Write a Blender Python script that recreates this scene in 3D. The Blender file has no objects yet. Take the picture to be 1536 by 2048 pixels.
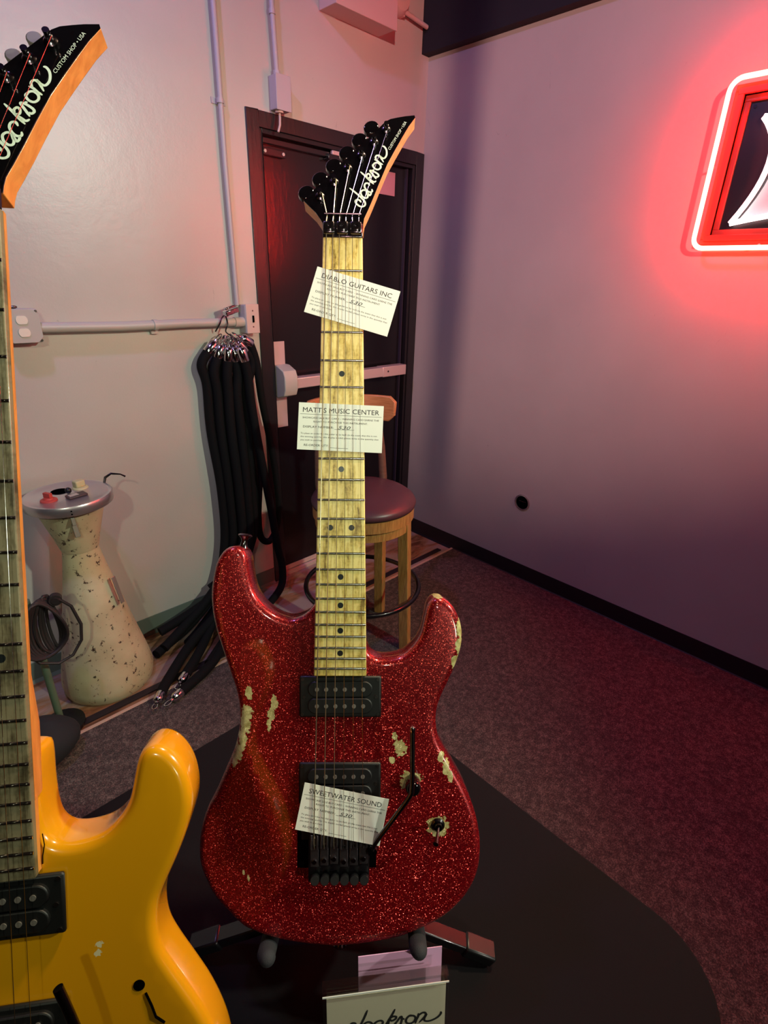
import bpy, bmesh, math, random
from mathutils import Vector, Matrix, geometry
random.seed(7)
SC = bpy.context.scene
COL = SC.collection
# ------------------------------------------------------------------ camera
CAM_POS = Vector((-2.3458, -2.1185, 1.5171))
CAM_ROT = Matrix(((0.712233, 0.267005, -0.649178), (-0.701341, 0.308971, -0.642384), (0.029057, 0.912823, 0.407321)))
cd = bpy.data.cameras.new('camera'); cam = bpy.data.objects.new('camera', cd); COL.objects.link(cam)
cam.matrix_world = Matrix.Translation(CAM_POS) @ CAM_ROT.to_4x4()
cd.sensor_fit = 'VERTICAL'; cd.sensor_height = 36; cd.sensor_width = 27; cd.lens = 18.353
cd.clip_start = .02
SC.camera = cam
SC.view_settings.view_transform = 'Standard'
SC.view_settings.look = 'None'
SC.view_settings.exposure = 0.0
SC.view_settings.gamma = 1.0
SC.view_settings.use_curve_mapping = False
# ------------------------------------------------------------------ world + lamps
W = bpy.data.worlds.new('world'); SC.world = W; W.use_nodes = True
W.node_tree.nodes['Background'].inputs[0].default_value = (.55, .45, .6, 1)
W.node_tree.nodes['Background'].inputs[1].default_value = .10

def area(name, loc, target, size, power, color, spread=None):
    l = bpy.data.lights.new(name, 'AREA'); l.shape = 'DISK'; l.size = size; l.energy = power; l.color = color
    if spread: l.spread = math.radians(spread)
    o = bpy.data.objects.new(name, l); COL.objects.link(o); o.location = loc
    o.rotation_euler = (Vector(target) - Vector(loc)).to_track_quat('-Z', 'Y').to_euler()
    return o
def spot(name, loc, target, size, power, color, angle, blend=.5):
    l = bpy.data.lights.new(name, 'SPOT'); l.shadow_soft_size = size; l.energy = power; l.color = color
    l.spot_size = math.radians(angle); l.spot_blend = blend
    o = bpy.data.objects.new(name, l); COL.objects.link(o); o.location = loc
    o.rotation_euler = (Vector(target) - Vector(loc)).to_track_quat('-Z', 'Y').to_euler()
    return o
spot('warm_front_lamp', (-2.62, -3.5, 1.62), (-1.89, -1.66, 1.50), .14, 48, (.86, 1.0, .72), 31, 1.)
spot('green_white_lamp', (-3.6, -3.4, 2.75), (-2.2, 0, 1.25), .06, 95, (.88, 1.0, .74), 56, 1.)
spot('warm_right_lamp', (-0.75, -3.3, 2.45), (-1.9, 0, .85), .06, 180, (.90, 1.0, .78), 75, .8)
spot('violet_lamp', (-2.3, -.85, 3.2), (-1.3, -.45, 1.6), .06, 66, (.50, .36, 1.0), 130, .9)
spot('magenta_lamp', (-4.2, -4.4, 2.4), (0, -.9, 1.98), .03, 640, (1.0, .60, .58), 36, .9)
spot('amber_overhead_lamp', (-1.15, -2.0, 3.2), (-2.2, -1.8, .8), .08, 165, (1.0, .74, .46), 60, .9)
spot('holder_fill', (-1.9, -3.9, 1.55), (-2.06, -1.93, .90), .05, 62, (1.0, .92, .80), 15, .9)  # unseen fill added to brighten the sign holder and the bridge card

# ------------------------------------------------------------------ materials
def lin(c):
    return tuple(((x/255)/12.92 if x/255 <= .04045 else ((x/255+.055)/1.055)**2.4) for x in c) + (1,)
def mat(name, col=(200,200,200), rough=.5, metal=0., coat=0., spec=None, emit=None, estr=0., alpha=None, trans=None, ior=None):
    m = bpy.data.materials.new(name); m.use_nodes = True
    b = m.node_tree.nodes['Principled BSDF']
    b.inputs['Base Color'].default_value = lin(col)
    b.inputs['Roughness'].default_value = rough
    b.inputs['Metallic'].default_value = metal
    b.inputs['Coat Weight'].default_value = coat
    b.inputs['Coat Roughness'].default_value = .06
    if spec is not None: b.inputs['Specular IOR Level'].default_value = spec
    if emit: b.inputs['Emission Color'].default_value = emit; b.inputs['Emission Strength'].default_value = estr
    if trans: b.inputs['Transmission Weight'].default_value = trans
    if ior: b.inputs['IOR'].default_value = ior
    return m
class NT:
    def __init__(s, m): s.m = m; s.t = m.node_tree; s.b = s.t.nodes['Principled BSDF']
    def n(s, typ, **kw):
        nd = s.t.nodes.new(typ)
        for k, v in kw.items():
            if k.startswith('i_'):
                key = k[2:]; key = int(key) if key.isdigit() else key.replace('_', ' ')
                nd.inputs[key].default_value = v
            else: setattr(nd, k, v)
        return nd
    def l(s, a, b): s.t.links.new(a, b)
    def obj(s, scale=(1,1,1)):
        tc = s.n('ShaderNodeTexCoord'); mp = s.n('ShaderNodeMapping'); mp.inputs['Scale'].default_value = scale
        s.l(tc.outputs['Object'], mp.inputs[0]); return mp.outputs[0]
    def noise(s, vec, scale, detail=4, rough=.5, dist=0.):
        nd = s.n('ShaderNodeTexNoise'); nd.inputs['Scale'].default_value = scale; nd.inputs['Detail'].default_value = detail
        nd.inputs['Roughness'].default_value = rough; nd.inputs['Distortion'].default_value = dist
        s.l(vec, nd.inputs['Vector']); return nd.outputs[0]
    def ramp(s, fac, stops):
        r = s.n('ShaderNodeValToRGB'); e = r.color_ramp.elements
        while len(e) < len(stops): e.new(.5)
        for k, (p, c) in enumerate(stops): e[k].position = p; e[k].color = c
        s.l(fac, r.inputs[0]); return r.outputs[0]
    def math(s, op, a, b=None, clamp=False):
        m = s.n('ShaderNodeMath', operation=op); m.use_clamp = clamp
        for k, x in enumerate((a, b)):
            if x is None: continue
            if isinstance(x, (int, float)): m.inputs[k].default_value = x
            else: s.l(x, m.inputs[k])
        return m.outputs[0]
    def mix(s, fac, a, b):
        m = s.n('ShaderNodeMix', data_type='RGBA')
        for key, x in ((0, fac), (6, a), (7, b)):
            if isinstance(x, (int, float, tuple)): m.inputs[key].default_value = x
            else: s.l(x, m.inputs[key])
        return m.outputs[2]
    def bump(s, h, strength=.3, dist=.002):
        b = s.n('ShaderNodeBump'); b.inputs['Strength'].default_value = strength; b.inputs['Distance'].default_value = dist
        s.l(h, b.inputs['Height']); s.l(b.outputs[0], s.b.inputs['Normal'])
    def color(s, c): s.l(c, s.b.inputs['Base Color'])

def wall_mat(name, base, rough, marks=True, spec=.5):
    m = mat(name, base, rough, spec=spec); t = NT(m); v = t.obj()
    big = t.noise(v, 1.6, 3); c0 = lin(base); c1 = tuple(x*.86 for x in c0[:3]) + (1,)
    c = t.ramp(big, [(.35, c0), (.75, c1)])
    if marks:
        v2 = t.obj((9, 9, 3.0)); s1 = t.noise(v2, 2.3, 6, .7, 1.2)
        k = t.ramp(s1, [(.0, (0,0,0,1)), (.68, (0,0,0,1)), (.715, (1,1,1,1))])
        c = t.mix(t.math('MULTIPLY', k, .32), c, tuple(x*.35 for x in c0[:3]) + (1,))
    t.color(c)
    fine = t.noise(v, 140, 4, .6); roll = t.noise(v, 22, 4, .6)
    t.bump(t.math('ADD', t.math('MULTIPLY', fine, .25), roll), .22, .004)
    return m
M = {}
M['wall_left'] = wall_mat('painted_plaster', (196, 190, 180), .34)
M['wall_right'] = wall_mat('painted_plaster_right', (194, 180, 170), .42)
M['dark_room'] = mat('dark_paint', (46, 40, 44), .8)
M['black_paint'] = mat('black_gloss_paint', (24, 20, 23), .20, spec=.4); t = NT(M['black_paint']); t.bump(t.noise(t.obj((1, 1, .4)), 60, 4), .25, .002)
M['frame_paint'] = mat('frame_paint', (30, 25, 28), .33); t = NT(M['frame_paint']); t.bump(t.noise(t.obj((1, 1, .25)), 80, 4), .45, .002)
M['cove'] = mat('rubber_cove', (30, 25, 29), .45)
M['cove_green'] = mat('painted_cove', (96, 108, 98), .5)
M['chrome'] = mat('chrome', (215, 210, 215), .12, 1.)
M['dark_chrome'] = mat('black_chrome', (104, 97, 102), .2, 1.)
M['black_metal'] = mat('black_metal', (22, 20, 23), .28, .3, coat=.5)
M['black_plastic'] = mat('black_plastic', (16, 18, 20), .35)
M['black_gloss'] = mat('black_gloss', (7, 7, 9), .10, coat=1.)
M['pickup_black'] = mat('pickup_black', (7, 8, 9), .5)
M['pole'] = mat('nickel_pole', (150, 145, 138), .35, .6)
M['saddle'] = mat('saddle_metal', (96, 90, 94), .28, .85)
M['rubber'] = mat('foam_rubber', (34, 36, 40), .8); t = NT(M['rubber']); t.bump(t.noise(t.obj(), 900, 3), .5, .0006)
M['silver'] = mat('satin_aluminium', (205, 196, 198), .32, .85)
M['beige_paint'] = mat('beige_paint', (205, 178, 168), .5)
M['grey_paint'] = mat('grey_paint', (186, 180, 172), .42)
M['lav_paint'] = mat('conduit_paint', (180, 172, 176), .42)
M['steel_plate'] = mat('brushed_plate', (214, 186, 182), .38, .35)
M['white_plastic'] = mat('ivory_plastic', (238, 226, 208), .35)
M['screw'] = mat('screw_metal', (120, 112, 110), .3, 1.)
M['void'] = mat('dark_void', (5, 4, 5), 1., spec=0.)
M['pink_sticker'] = mat('pink_paper', (196, 140, 150), .7)
M['paper'] = mat('card_paper', (232, 240, 226), .55)
M['ink'] = mat('black_ink', (34, 36, 38), .6)
M['pen'] = mat('pencil_ink', (60, 62, 66), .6)
M['pink_card'] = mat('lilac_card', (226, 178, 214), .45)
M['acrylic'] = mat('clear_acrylic', (240, 244, 240), .04, trans=.92, ior=1.49)
m = M['acrylic']; nt_ = m.node_tree; nt_.nodes.remove(nt_.nodes['Principled BSDF'])
tr_ = nt_.nodes.new('ShaderNodeBsdfTransparent'); tr_.inputs[0].default_value = (.93, .95, .93, 1); gl_ = nt_.nodes.new('ShaderNodeBsdfGlossy'); gl_.inputs['Roughness'].default_value = .12
mx_ = nt_.nodes.new('ShaderNodeMixShader')
mx_.inputs[0].default_value = .07; nt_.links.new(tr_.outputs[0], mx_.inputs[1]); nt_.links.new(gl_.outputs[0], mx_.inputs[2]); nt_.links.new(mx_.outputs[0], nt_.nodes['Material Output'].inputs[0])
M['acrylic_edge'] = mat('acrylic_edge', (214, 224, 214), .25)
M['logo'] = mat('logo_pearl', (205, 222, 204), .35)
M['string_wound'] = mat('wound_string', (205, 190, 160), .3, .9)
M['string_plain'] = mat('plain_string', (200, 195, 190), .2, 1.)
M['fret'] = mat('fret_wire', (190, 186, 176), .16, 1.)
M['inlay'] = mat('dot_inlay', (24, 28, 30), .3)
M['red_plastic'] = mat('red_plastic', (190, 70, 58), .5)
M['cream'] = mat('cream_plastic', (196, 190, 140), .45)
M['velvet'] = mat('black_velvet', (6, 5, 8), .85, spec=.25)
M['cable'] = mat('cable_rubber', (42, 35, 35), .6)
M['green_pipe'] = mat('green_pipe', (92, 112, 92), .5)
M['bag'] = mat('dark_canvas', (26, 30, 34), .85)
# carpet
m = mat('carpet', (78, 64, 62), .95); t = NT(m); v = t.obj()
n1 = t.noise(v, 260, 3, .7); n2 = t.noise(v, 60, 3, .7); n3 = t.noise(v, 3, 3)
c = t.ramp(t.math('ADD', t.math('MULTIPLY', n1, .6), t.math('MULTIPLY', n2, .4)), [(.36, lin((40, 33, 33))), (.5, lin((80, 68, 66))), (.66, lin((150, 132, 122)))])
t.color(t.mix(t.math('MULTIPLY', n3, .35), c, lin((52, 42, 46)))); t.bump(t.math('ADD', n1, n2), .9, .006); M['carpet'] = m
# bare floor
m = mat('stained_concrete', (150, 128, 116), .45); t = NT(m); v = t.obj((1, 3, 1))
n1 = t.noise(v, 3.2, 5, .6, .6)
t.color(t.ramp(n1, [(.36, lin((96, 60, 36))), (.46, lin((150, 108, 78))), (.56, lin((158, 138, 132)))]))
t.bump(t.noise(v, 60), .1, .002); M['concrete'] = m
# cloth
m = mat('black_tablecloth', (12, 9, 13), .95, spec=.2); t = NT(m); t.bump(t.noise(t.obj(), 700, 2), .3, .0008); M['cloth'] = m
# stool wood
def wood(name, c1, c2, sc=(2, 2, 30), rough=.4, coat=.2):
    m = mat(name, c1, rough, coat=coat); t = NT(m); v = t.obj(sc)
    n = t.noise(v, 6, 5, .6, .5); t.color(t.ramp(n, [(.3, lin(c1)), (.7, lin(c2))])); return m
M['oak'] = wood('golden_oak', (206, 160, 92), (150, 104, 52), (40, 40, 3))
M['back_wood'] = wood('backrest_wood', (200, 132, 84), (172, 104, 62), (3, 3, 30))
M['vinyl'] = mat('maroon_vinyl', (84, 52, 58), .38)
# maple fretboards
def maple(name, ca, cb, cc):
    m = mat(name, ca, .38, coat=.25); t = NT(m)
    n = t.noise(t.obj((150, 24, 20)), 1.0, 5, .62, .4); n2 = t.noise(t.obj((260, 260, 20)), 1.0, 3, .6)
    f = t.math('ADD', t.math('MULTIPLY', n, .8), t.math('MULTIPLY', n2, .2))
    t.color(t.ramp(f, [(.36, lin(cc)), (.46, lin(cb)), (.56, lin(ca))])); return m
M['maple'] = maple('roasted_grime_maple', (236, 218, 138), (210, 186, 98), (128, 104, 44))
M['maple_shaded'] = maple('shaded_maple', (128, 118, 92), (104, 94, 70), (70, 60, 42))  # same maple, with the dimmer light on the yellow guitar painted in
M['maple_side'] = wood('maple_side', (246, 184, 120), (222, 150, 84), (20, 4, 20), .45)
M['orange_side'] = wood('amber_maple', (236, 158, 78), (206, 124, 54), (20, 4, 20), .45)
# headstock black face
# glitter red with worn-through chips (metres in guitar coordinates)
def glitter(chips):
    m = mat('red_glitter_lacquer', (150, 10, 24), .32, .55, coat=1.); t = NT(m)
    v = t.obj()
    vo = t.n('ShaderNodeTexVoronoi', feature='F1'); vo.inputs['Scale'].default_value = 1350; t.l(v, vo.inputs['Vector'])
    sep = t.n('ShaderNodeSeparateColor'); t.l(vo.outputs['Color'], sep.inputs[0])
    col = t.ramp(sep.outputs[0], [(.0, lin((96, 4, 12))), (.70, lin((128, 8, 18))), (.90, lin((168, 18, 24))), (.97, lin((255, 92, 80)))])
    cm = None
    nz = t.noise(v, 230, 3, .6)
    off = t.math('MULTIPLY', t.math('SUBTRACT', nz, .5), 1.9)
    geo = v
    for (cx, cy, rx, ry) in chips:
        sub = t.n('ShaderNodeVectorMath', operation='SUBTRACT'); t.l(geo, sub.inputs[0]); sub.inputs[1].default_value = (cx, cy, 0)
        mul = t.n('ShaderNodeVectorMath', operation='MULTIPLY'); t.l(sub.outputs[0], mul.inputs[0]); mul.inputs[1].default_value = (1/rx, 1/ry, 0)
        ln = t.n('ShaderNodeVectorMath', operation='LENGTH'); t.l(mul.outputs[0], ln.inputs[0])
        cm = ln.outputs['Value'] if cm is None else t.math('MINIMUM', cm, ln.outputs['Value'])
    mask = t.math('LESS_THAN', t.math('ADD', cm, off), .95)
    pale = t.ramp(t.noise(v, 160, 4), [(.35, lin((150, 140, 84))), (.6, lin((196, 190, 132)))])
    t.color(t.mix(mask, col, pale))
    t.l(t.math('MULTIPLY', t.math('SUBTRACT', 1., mask), .48), t.b.inputs['Metallic'])
    t.l(t.math('SUBTRACT', 1., mask), t.b.inputs['Coat Weight'])
    # tilted flakes
    g = t.n('ShaderNodeNewGeometry')
    s2 = t.n('ShaderNodeVectorMath', operation='SUBTRACT'); t.l(vo.outputs['Color'], s2.inputs[0]); s2.inputs[1].default_value = (.5, .5, .5)
    s3 = t.n('ShaderNodeVectorMath', operation='SCALE'); t.l(s2.outputs[0], s3.inputs[0]); t.l(t.math('ADD', t.math('MULTIPLY', t.math('GREATER_THAN', sep.outputs[0], .945), .85), .08), s3.inputs['Scale'])
    s4 = t.n('ShaderNodeVectorMath', operation='ADD'); t.l(g.outputs['Normal'], s4.inputs[0]); t.l(s3.outputs[0], s4.inputs[1])
    s5 = t.n('ShaderNodeVectorMath', operation='NORMALIZE'); t.l(s4.outputs[0], s5.inputs[0])
    t.l(s5.outputs[0], t.b.inputs['Normal'])
    return m
mm = lambda *a: tuple(x/1000 for x in a)
CHIPS = [mm(*c) for c in [(-100,-495,4,8),(-72,-507,4,8),(-75,-519,4,7),(-78,-529,3,6),(-102,-517,6,9),(-104,-530,6,12),(-107,-545,5,12),(-111,-560,5,11),(-116,-571,4,8),
    (66,-556,7.5,9),(59,-543,3,4),(57,-569,3.5,3.5),(77,-591,12,10),(108,-642,12,12),(131,-425,4,11),(131,-445,4.5,12),(126,-463,4,8),(111,-566,4,6),(116,-577,4,9),(121,-588,3,7),(-107,-698,1.5,3),(-101,-703,1.5,4),(108,-391,8,1.6)]]
M['glitter'] = glitter(CHIPS)
m = mat('yellow_lacquer', (224, 154, 12), .22, coat=1.); M['yellow'] = m; t = NT(m); v = t.obj()
cm = None
for (cx, cy, r) in [(.0655,-.536,.003),(.0640,-.5425,.0032)]:
    sub = t.n('ShaderNodeVectorMath', operation='SUBTRACT'); t.l(v, sub.inputs[0]); sub.inputs[1].default_value = (cx, cy, 0)
    mul = t.n('ShaderNodeVectorMath', operation='MULTIPLY'); t.l(sub.outputs[0], mul.inputs[0]); mul.inputs[1].default_value = (1/r, 1/r, 0)
    ln = t.n('ShaderNodeVectorMath', operation='LENGTH'); t.l(mul.outputs[0], ln.inputs[0])
    cm = ln.outputs['Value'] if cm is None else t.math('MINIMUM', cm, ln.outputs['Value'])
mask = t.math('LESS_THAN', t.math('ADD', cm, t.math('MULTIPLY', t.math('SUBTRACT', t.noise(v, 500, 3), .5), 2.2)), .8)
t.color(t.mix(mask, lin((224, 154, 12)), lin((226, 214, 170))))
# cone paint
m = mat('chipped_cream_enamel', (206, 196, 160), .5); t = NT(m); v = t.obj()
n = t.noise(v, 48, 6, .72, .3); n2 = t.noise(v, 9, 3)
k = t.ramp(t.math('ADD', n, t.math('MULTIPLY', n2, .22)), [(0, (0,0,0,1)), (.712, (0,0,0,1)), (.74, (1,1,1,1))])
t.color(t.mix(k, t.ramp(n2, [(.3, lin((206, 196, 160))), (.7, lin((186, 172, 136)))]), lin((66, 46, 34)))); M['enamel'] = m
# neon
def emis(name, col, s):
    m = bpy.data.materials.new(name); m.use_nodes = True; b = m.node_tree.nodes['Principled BSDF']
    b.inputs['Base Color'].default_value = (.8, .8, .8, 1)
    b.inputs['Emission Color'].default_value = col; b.inputs['Emission Strength'].default_value = s; return m
M['neon_red'] = emis('neon_red', (1, .015, .008, 1), 120)
M['neon_white'] = emis('neon_white', (.92, 1, 1, 1), 3.2)
M['sign_frame'] = mat('sign_frame', (205, 60, 44), .45)
M['sign_panel'] = mat('sign_panel', (30, 22, 24), .35)
M['sign_print'] = mat('sign_print_grey', (190, 196, 198), .5)
M['sign_print_red'] = mat('sign_print_red', (190, 60, 60), .5)

# ------------------------------------------------------------------ mesh builder
class MB:
    def __init__(s, T=None): s.v = []; s.f = []; s.T = T
    def add(s, vs, fs):
        o = len(s.v); s.v += [Vector(p) for p in vs]; s.f += [tuple(i+o for i in f) for f in fs]; return s
    def box(s, c, size, R=None):
        c = Vector(c); h = Vector(size)/2; R = R or Matrix.Identity(3)
        vs = [c + R @ Vector((sx*h.x, sy*h.y, sz*h.z)) for sx in (-1,1) for sy in (-1,1) for sz in (-1,1)]
        return s.add(vs, [(0,1,3,2),(4,6,7,5),(0,4,5,1),(2,3,7,6),(0,2,6,4),(1,5,7,3)])
    def bb(s, a, b): return s.box([(x+y)/2 for x, y in zip(a, b)], [abs(y-x) for x, y in zip(a, b)])
    def prism(s, poly, z0, z1, F=None):
        n = len(poly); F = F or (lambda x, y, z: (x, y, z))
        a = sum(poly[i][0]*poly[(i+1)%n][1]-poly[(i+1)%n][0]*poly[i][1] for i in range(n))
        if a < 0: poly = poly[::-1]
        if z0 > z1: z0, z1 = z1, z0
        vs = [F(x, y, z0) for x, y in poly] + [F(x, y, z1) for x, y in poly]
        return s.add(vs, [tuple(range(n))[::-1], tuple(range(n, 2*n))] + [(i, (i+1)%n, (i+1)%n+n, i+n) for i in range(n)])
    def tube(s, pts, r, n=10, closed=False):
        pts = [Vector(p) for p in pts]; m = len(pts); rr = r if isinstance(r, (list, tuple)) else [r]*m
        up = None; rings = []
        for i, p in enumerate(pts):
            if closed: d = pts[(i+1)%m] - pts[i-1]
            else: d = pts[min(i+1, m-1)] - pts[max(i-1, 0)]
            d.normalize()
            if up is None:
                up = Vector((0,0,1)) if abs(d.z) < .9 else Vector((1,0,0))
            x = up.cross(d)
            if x.length < 1e-5: x = Vector((1,0,0)).cross(d)
            x.normalize(); y = d.cross(x); up = y.copy()
            up = y
            rings.append([p + rr[i]*(math.cos(a)*x + math.sin(a)*y) for a in [2*math.pi*k/n for k in range(n)]])
        vs = [v for rg in rings for v in rg]; fs = []
        for i in range(m if closed else m-1):
            j = (i+1) % m
            for k in range(n): fs.append((i*n+k, i*n+(k+1)%n, j*n+(k+1)%n, j*n+k))
        if not closed: fs += [tuple(range(n))[::-1], tuple(range((m-1)*n, m*n))]
        return s.add(vs, fs)
    def lathe(s, prof, c=(0,0,0), axis=(0,0,1), n=32, cap=True):
        ax = Vector(axis).normalized(); x = ax.orthogonal().normalized(); y = ax.cross(x); c = Vector(c)
        vs = [c + ax*h + r*(math.cos(2*math.pi*k/n)*x + math.sin(2*math.pi*k/n)*y) for r, h in prof for k in range(n)]
        fs = [(i*n+k, i*n+(k+1)%n, (i+1)*n+(k+1)%n, (i+1)*n+k) for i in range(len(prof)-1) for k in range(n)]
        if cap: fs += [tuple(range(n))[::-1], tuple(range((len(prof)-1)*n, len(prof)*n))]
        return s.add(vs, fs)
    def cyl(s, a, b, r, n=20, r2=None):
        a = Vector(a); b = Vector(b); return s.lathe([(r, 0), (r2 if r2 is not None else r, (b-a).length)], a, b-a, n)
    def ball(s, c, r, n=16, sc=(1,1,1)):
        c = Vector(c); m = n//2; vs = []; fs = []
        for i in range(m+1):
            th = math.pi*i/m
            for k in range(n):
                ph = 2*math.pi*k/n
                vs.append(c + Vector((r*sc[0]*math.sin(th)*math.cos(ph), r*sc[1]*math.sin(th)*math.sin(ph), r*sc[2]*math.cos(th))))
        for i in range(m):
            for k in range(n): fs.append((i*n+k, (i+1)*n+k, (i+1)*n+(k+1)%n, i*n+(k+1)%n))
        return s.add(vs, fs)
    def build(s, name, m, parent=None, smooth=False, bevel=0, off=None, segs=2):
        me = bpy.data.meshes.new(name); vs = s.v
        if off is not None: vs = [v - off for v in vs]
        me.from_pydata([tuple(v) for v in vs], [], s.f); me.update()
        bm = bmesh.new(); bm.from_mesh(me); bmesh.ops.remove_doubles(bm, verts=bm.verts, dist=1e-7); bm.to_mesh(me); bm.free()
        me.materials.append(m); o = bpy.data.objects.new(name, me); COL.objects.link(o)
        if smooth:
            me.polygons.foreach_set('use_smooth', [True]*len(me.polygons))
            me.set_sharp_from_angle(angle=math.radians(40 if smooth is True else smooth))
        if bevel:
            b = o.modifiers.new('bevel', 'BEVEL'); b.width = bevel; b.segments = segs; b.limit_method = 'ANGLE'; b.angle_limit = math.radians(50)
            if not smooth:
                me.polygons.foreach_set('use_smooth', [True]*len(me.polygons)); me.set_sharp_from_angle(angle=math.radians(30))
        if parent is not None: o.parent = parent
        return o
def tag(o, label, cat, group=None):
    o['label'] = label; o['category'] = cat
    if group: o['group'] = group
    return o
def thing(name, loc, label, cat, group=None, rot=None):
    o = bpy.data.objects.new(name, None); o.empty_display_size = .05; COL.objects.link(o)
    mw = Matrix.Translation(Vector(loc))
    if rot is not None: mw = mw @ rot.to_4x4()
    o.matrix_world = mw
    return tag(o, label, cat, group)
def struct(o): o['kind'] = 'structure'; return o
def V3(*a): return Vector(a)
def text_mesh(items, name, m, parent, F, extr=.00004):
    """items: (string, x, y, height, align, width or None, shear) in metres; F maps x, y, z to parent space."""
    mb = MB()
    for (s, x, y, h, al, w, sh) in items:
        cu = bpy.data.curves.new('t', 'FONT'); cu.body = s; cu.size = 1; cu.align_x = 'LEFT'; cu.shear = sh; cu.resolution_u = 2
        ob = bpy.data.objects.new('t', cu); COL.objects.link(ob)
        dg = bpy.context.evaluated_depsgraph_get(); dg.update()
        me = bpy.data.meshes.new_from_object(ob.evaluated_get(dg))
        xs = [v.co.x for v in me.vertices]; x0, x1 = min(xs), max(xs)
        sy = h/.7; sx = (w/(x1-x0)) if w else sy
        ww = (x1-x0)*sx; ox = {'L': x, 'C': x-ww/2, 'R': x-ww}[al]
        mb.add([F(ox+(v.co.x-x0)*sx, y+v.co.y*sy, extr) for v in me.vertices], [tuple(p.vertices) for p in me.polygons])
        bpy.data.objects.remove(ob); bpy.data.curves.remove(cu); bpy.data.meshes.remove(me)
    return mb.build(name, m, parent)
def ribbon(mb, pts, w, F, z):
    """flat brush stroke through pts (smoothed), widths w"""
    P = [Vector((p[0], p[1])) for p in pts]; Q = []
    for i in range(len(P)-1):
        p0 = P[max(i-1,0)]; p1 = P[i]; p2 = P[i+1]; p3 = P[min(i+2, len(P)-1)]
        for k in range(6):
            u = k/6; Q.append(.5*((2*p1)+(-p0+p2)*u+(2*p0-5*p1+4*p2-p3)*u*u+(-p0+3*p1-3*p2+p3)*u**3))
    Q.append(P[-1]); n = len(Q); vs = []
    for i, q in enumerate(Q):
        d = Q[min(i+1,n-1)]-Q[max(i-1,0)]; d.normalize(); nn = Vector((-d.y, d.x))
        taper = min(1, .45+min(i, n-1-i)/2*.3)
        vs += [F(*(q+nn*w*taper/2), z), F(*(q-nn*w*taper/2), z)]
    mb.add(vs, [(2*i, 2*i+1, 2*i+3, 2*i+2) for i in range(n-1)])

# ------------------------------------------------------------------ room shell
struct(MB().bb((-6, .0, 0), (-1.027, .12, 3.3)).bb((-1.027, 0, 2.1), (0, .12, 3.3)).build('wall_left', M['wall_left']))
struct(MB().bb((0, -6, 0), (.12, .12, 3.3)).build('wall_right', M['wall_right']))
struct(MB().bb((-6.12, -6.12, 0), (-6, .12, 3.3)).build('wall_west', M['dark_room']))
struct(MB().bb((-6, -6.12, 0), (.12, -6, 3.3)).build('wall_back', M['dark_room']))
struct(MB().bb((-6.12, -6.12, 3.3), (.12, .12, 3.42)).build('ceiling', M['dark_room']))
f = MB().bb((-6.12, -6.12, -.1), (.12, .3, 0)).build('floor', M['concrete']); struct(f)
cp = MB().bb((-6, -6, 0.0), (0, -.41, .007)).build('floor', M['carpet']); struct(cp)
struct(MB().bb((-6, -.412, 0), (-.0, -.398, .0095)).build('trim_1', mat('trim_strip', (190, 160, 140), .4), bevel=.001))
struct(MB().bb((-6, -.372, 0), (-.07, -.342, .006)).build('floor_strip', mat('dark_floor_strip', (34, 24, 28), .5)))  # flat dark strip on the floor beside the carpet edge
b = MB().prism([(0, 0), (-.012, 0), (-.004, .012), (-.003, .095), (0, .095)], -6, -.0, lambda x, z, y: (x, y, z)); struct(b.build('baseboard_right', M['cove'], bevel=.001))
b = MB().prism([(0, 0), (-.014, 0), (-.005, .014), (-.004, .09), (0, .09)], -6, -1.03, lambda y, z, x: (x, y, z)); struct(b.build('baseboard_left', M['cove_green'], bevel=.001))
# unseen column added behind the camera to cast a soft stripe on wall_right
struct(MB().cyl((-2.73, -2.94, .007), (-2.73, -2.94, 3.3), .026, 20).build('shadow_column', M['black_metal'], smooth=True))
# ceiling beam along the right wall
struct(MB().bb((-.05, -6, 2.487), (0, 0, 3.3)).build('trim_3', mat('black_drape_board', (20, 15, 24), .75)))
# door with its frame
dr = bpy.data.objects.new('door_1', None); COL.objects.link(dr); dr.location = (-.515, .03, 0); struct(dr)
def D(mb, name, m, **k): return mb.build(name, m, dr, off=Vector((-.515, .03, 0)), **k)
fr = MB().bb((-1.027, -.006, 0), (-.972, .07, 2.1)).bb((-.058, -.006, 0), (-.001, .07, 2.1)).bb((-.972, -.006, 2.045), (-.058, .07, 2.1))
fr.bb((-.972, .0, 0), (-.955, .03, 2.045)).bb((-.075, 0, 0), (-.058, .03, 2.045)).bb((-.955, 0, 2.028), (-.075, .03, 2.045))
D(fr, 'door_frame', M['frame_paint'], bevel=.002)
D(MB().bb((-.968, .034, .02), (-.062, .07, 2.04)), 'door_leaf', M['black_paint'], bevel=.002)
D(MB().bb((-.952, .03, .022), (-.078, .0335, .05)).bb((-.952, .012, .0), (-.078, .035, .018)), 'threshold', M['beige_paint'], bevel=.001)
D(MB().bb((-.97, .03, .0), (-.06, .12, .02)), 'sill', M['silver'])
D(MB().bb((-.953, .028, .833), (-.877, .034, 1.238)), 'lock_plate', M['steel_plate'], bevel=.001)
D(MB().prism([(.0, .985), (-.05, 1.0), (-.062, 1.03), (-.062, 1.09), (-.05, 1.115), (.0, 1.135), (.028, 1.135), (.028, .985)], -.945, -.872, lambda y, z, x: (x, y, z)), 'latch_case', M['grey_paint'], bevel=.004)
pb = MB().bb((-.873, -.052, 1.028), (-.118, .0, 1.078)).bb((-.873, 0, 1.035), (-.5, .03, 1.07))
D(pb, 'push_bar', M['steel_plate'], bevel=.004)
D(MB().bb((-.30, -.0535, 1.026), (-.118, -.0, 1.0805)), 'push_bar_end', M['steel_plate'], bevel=.003)
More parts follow.
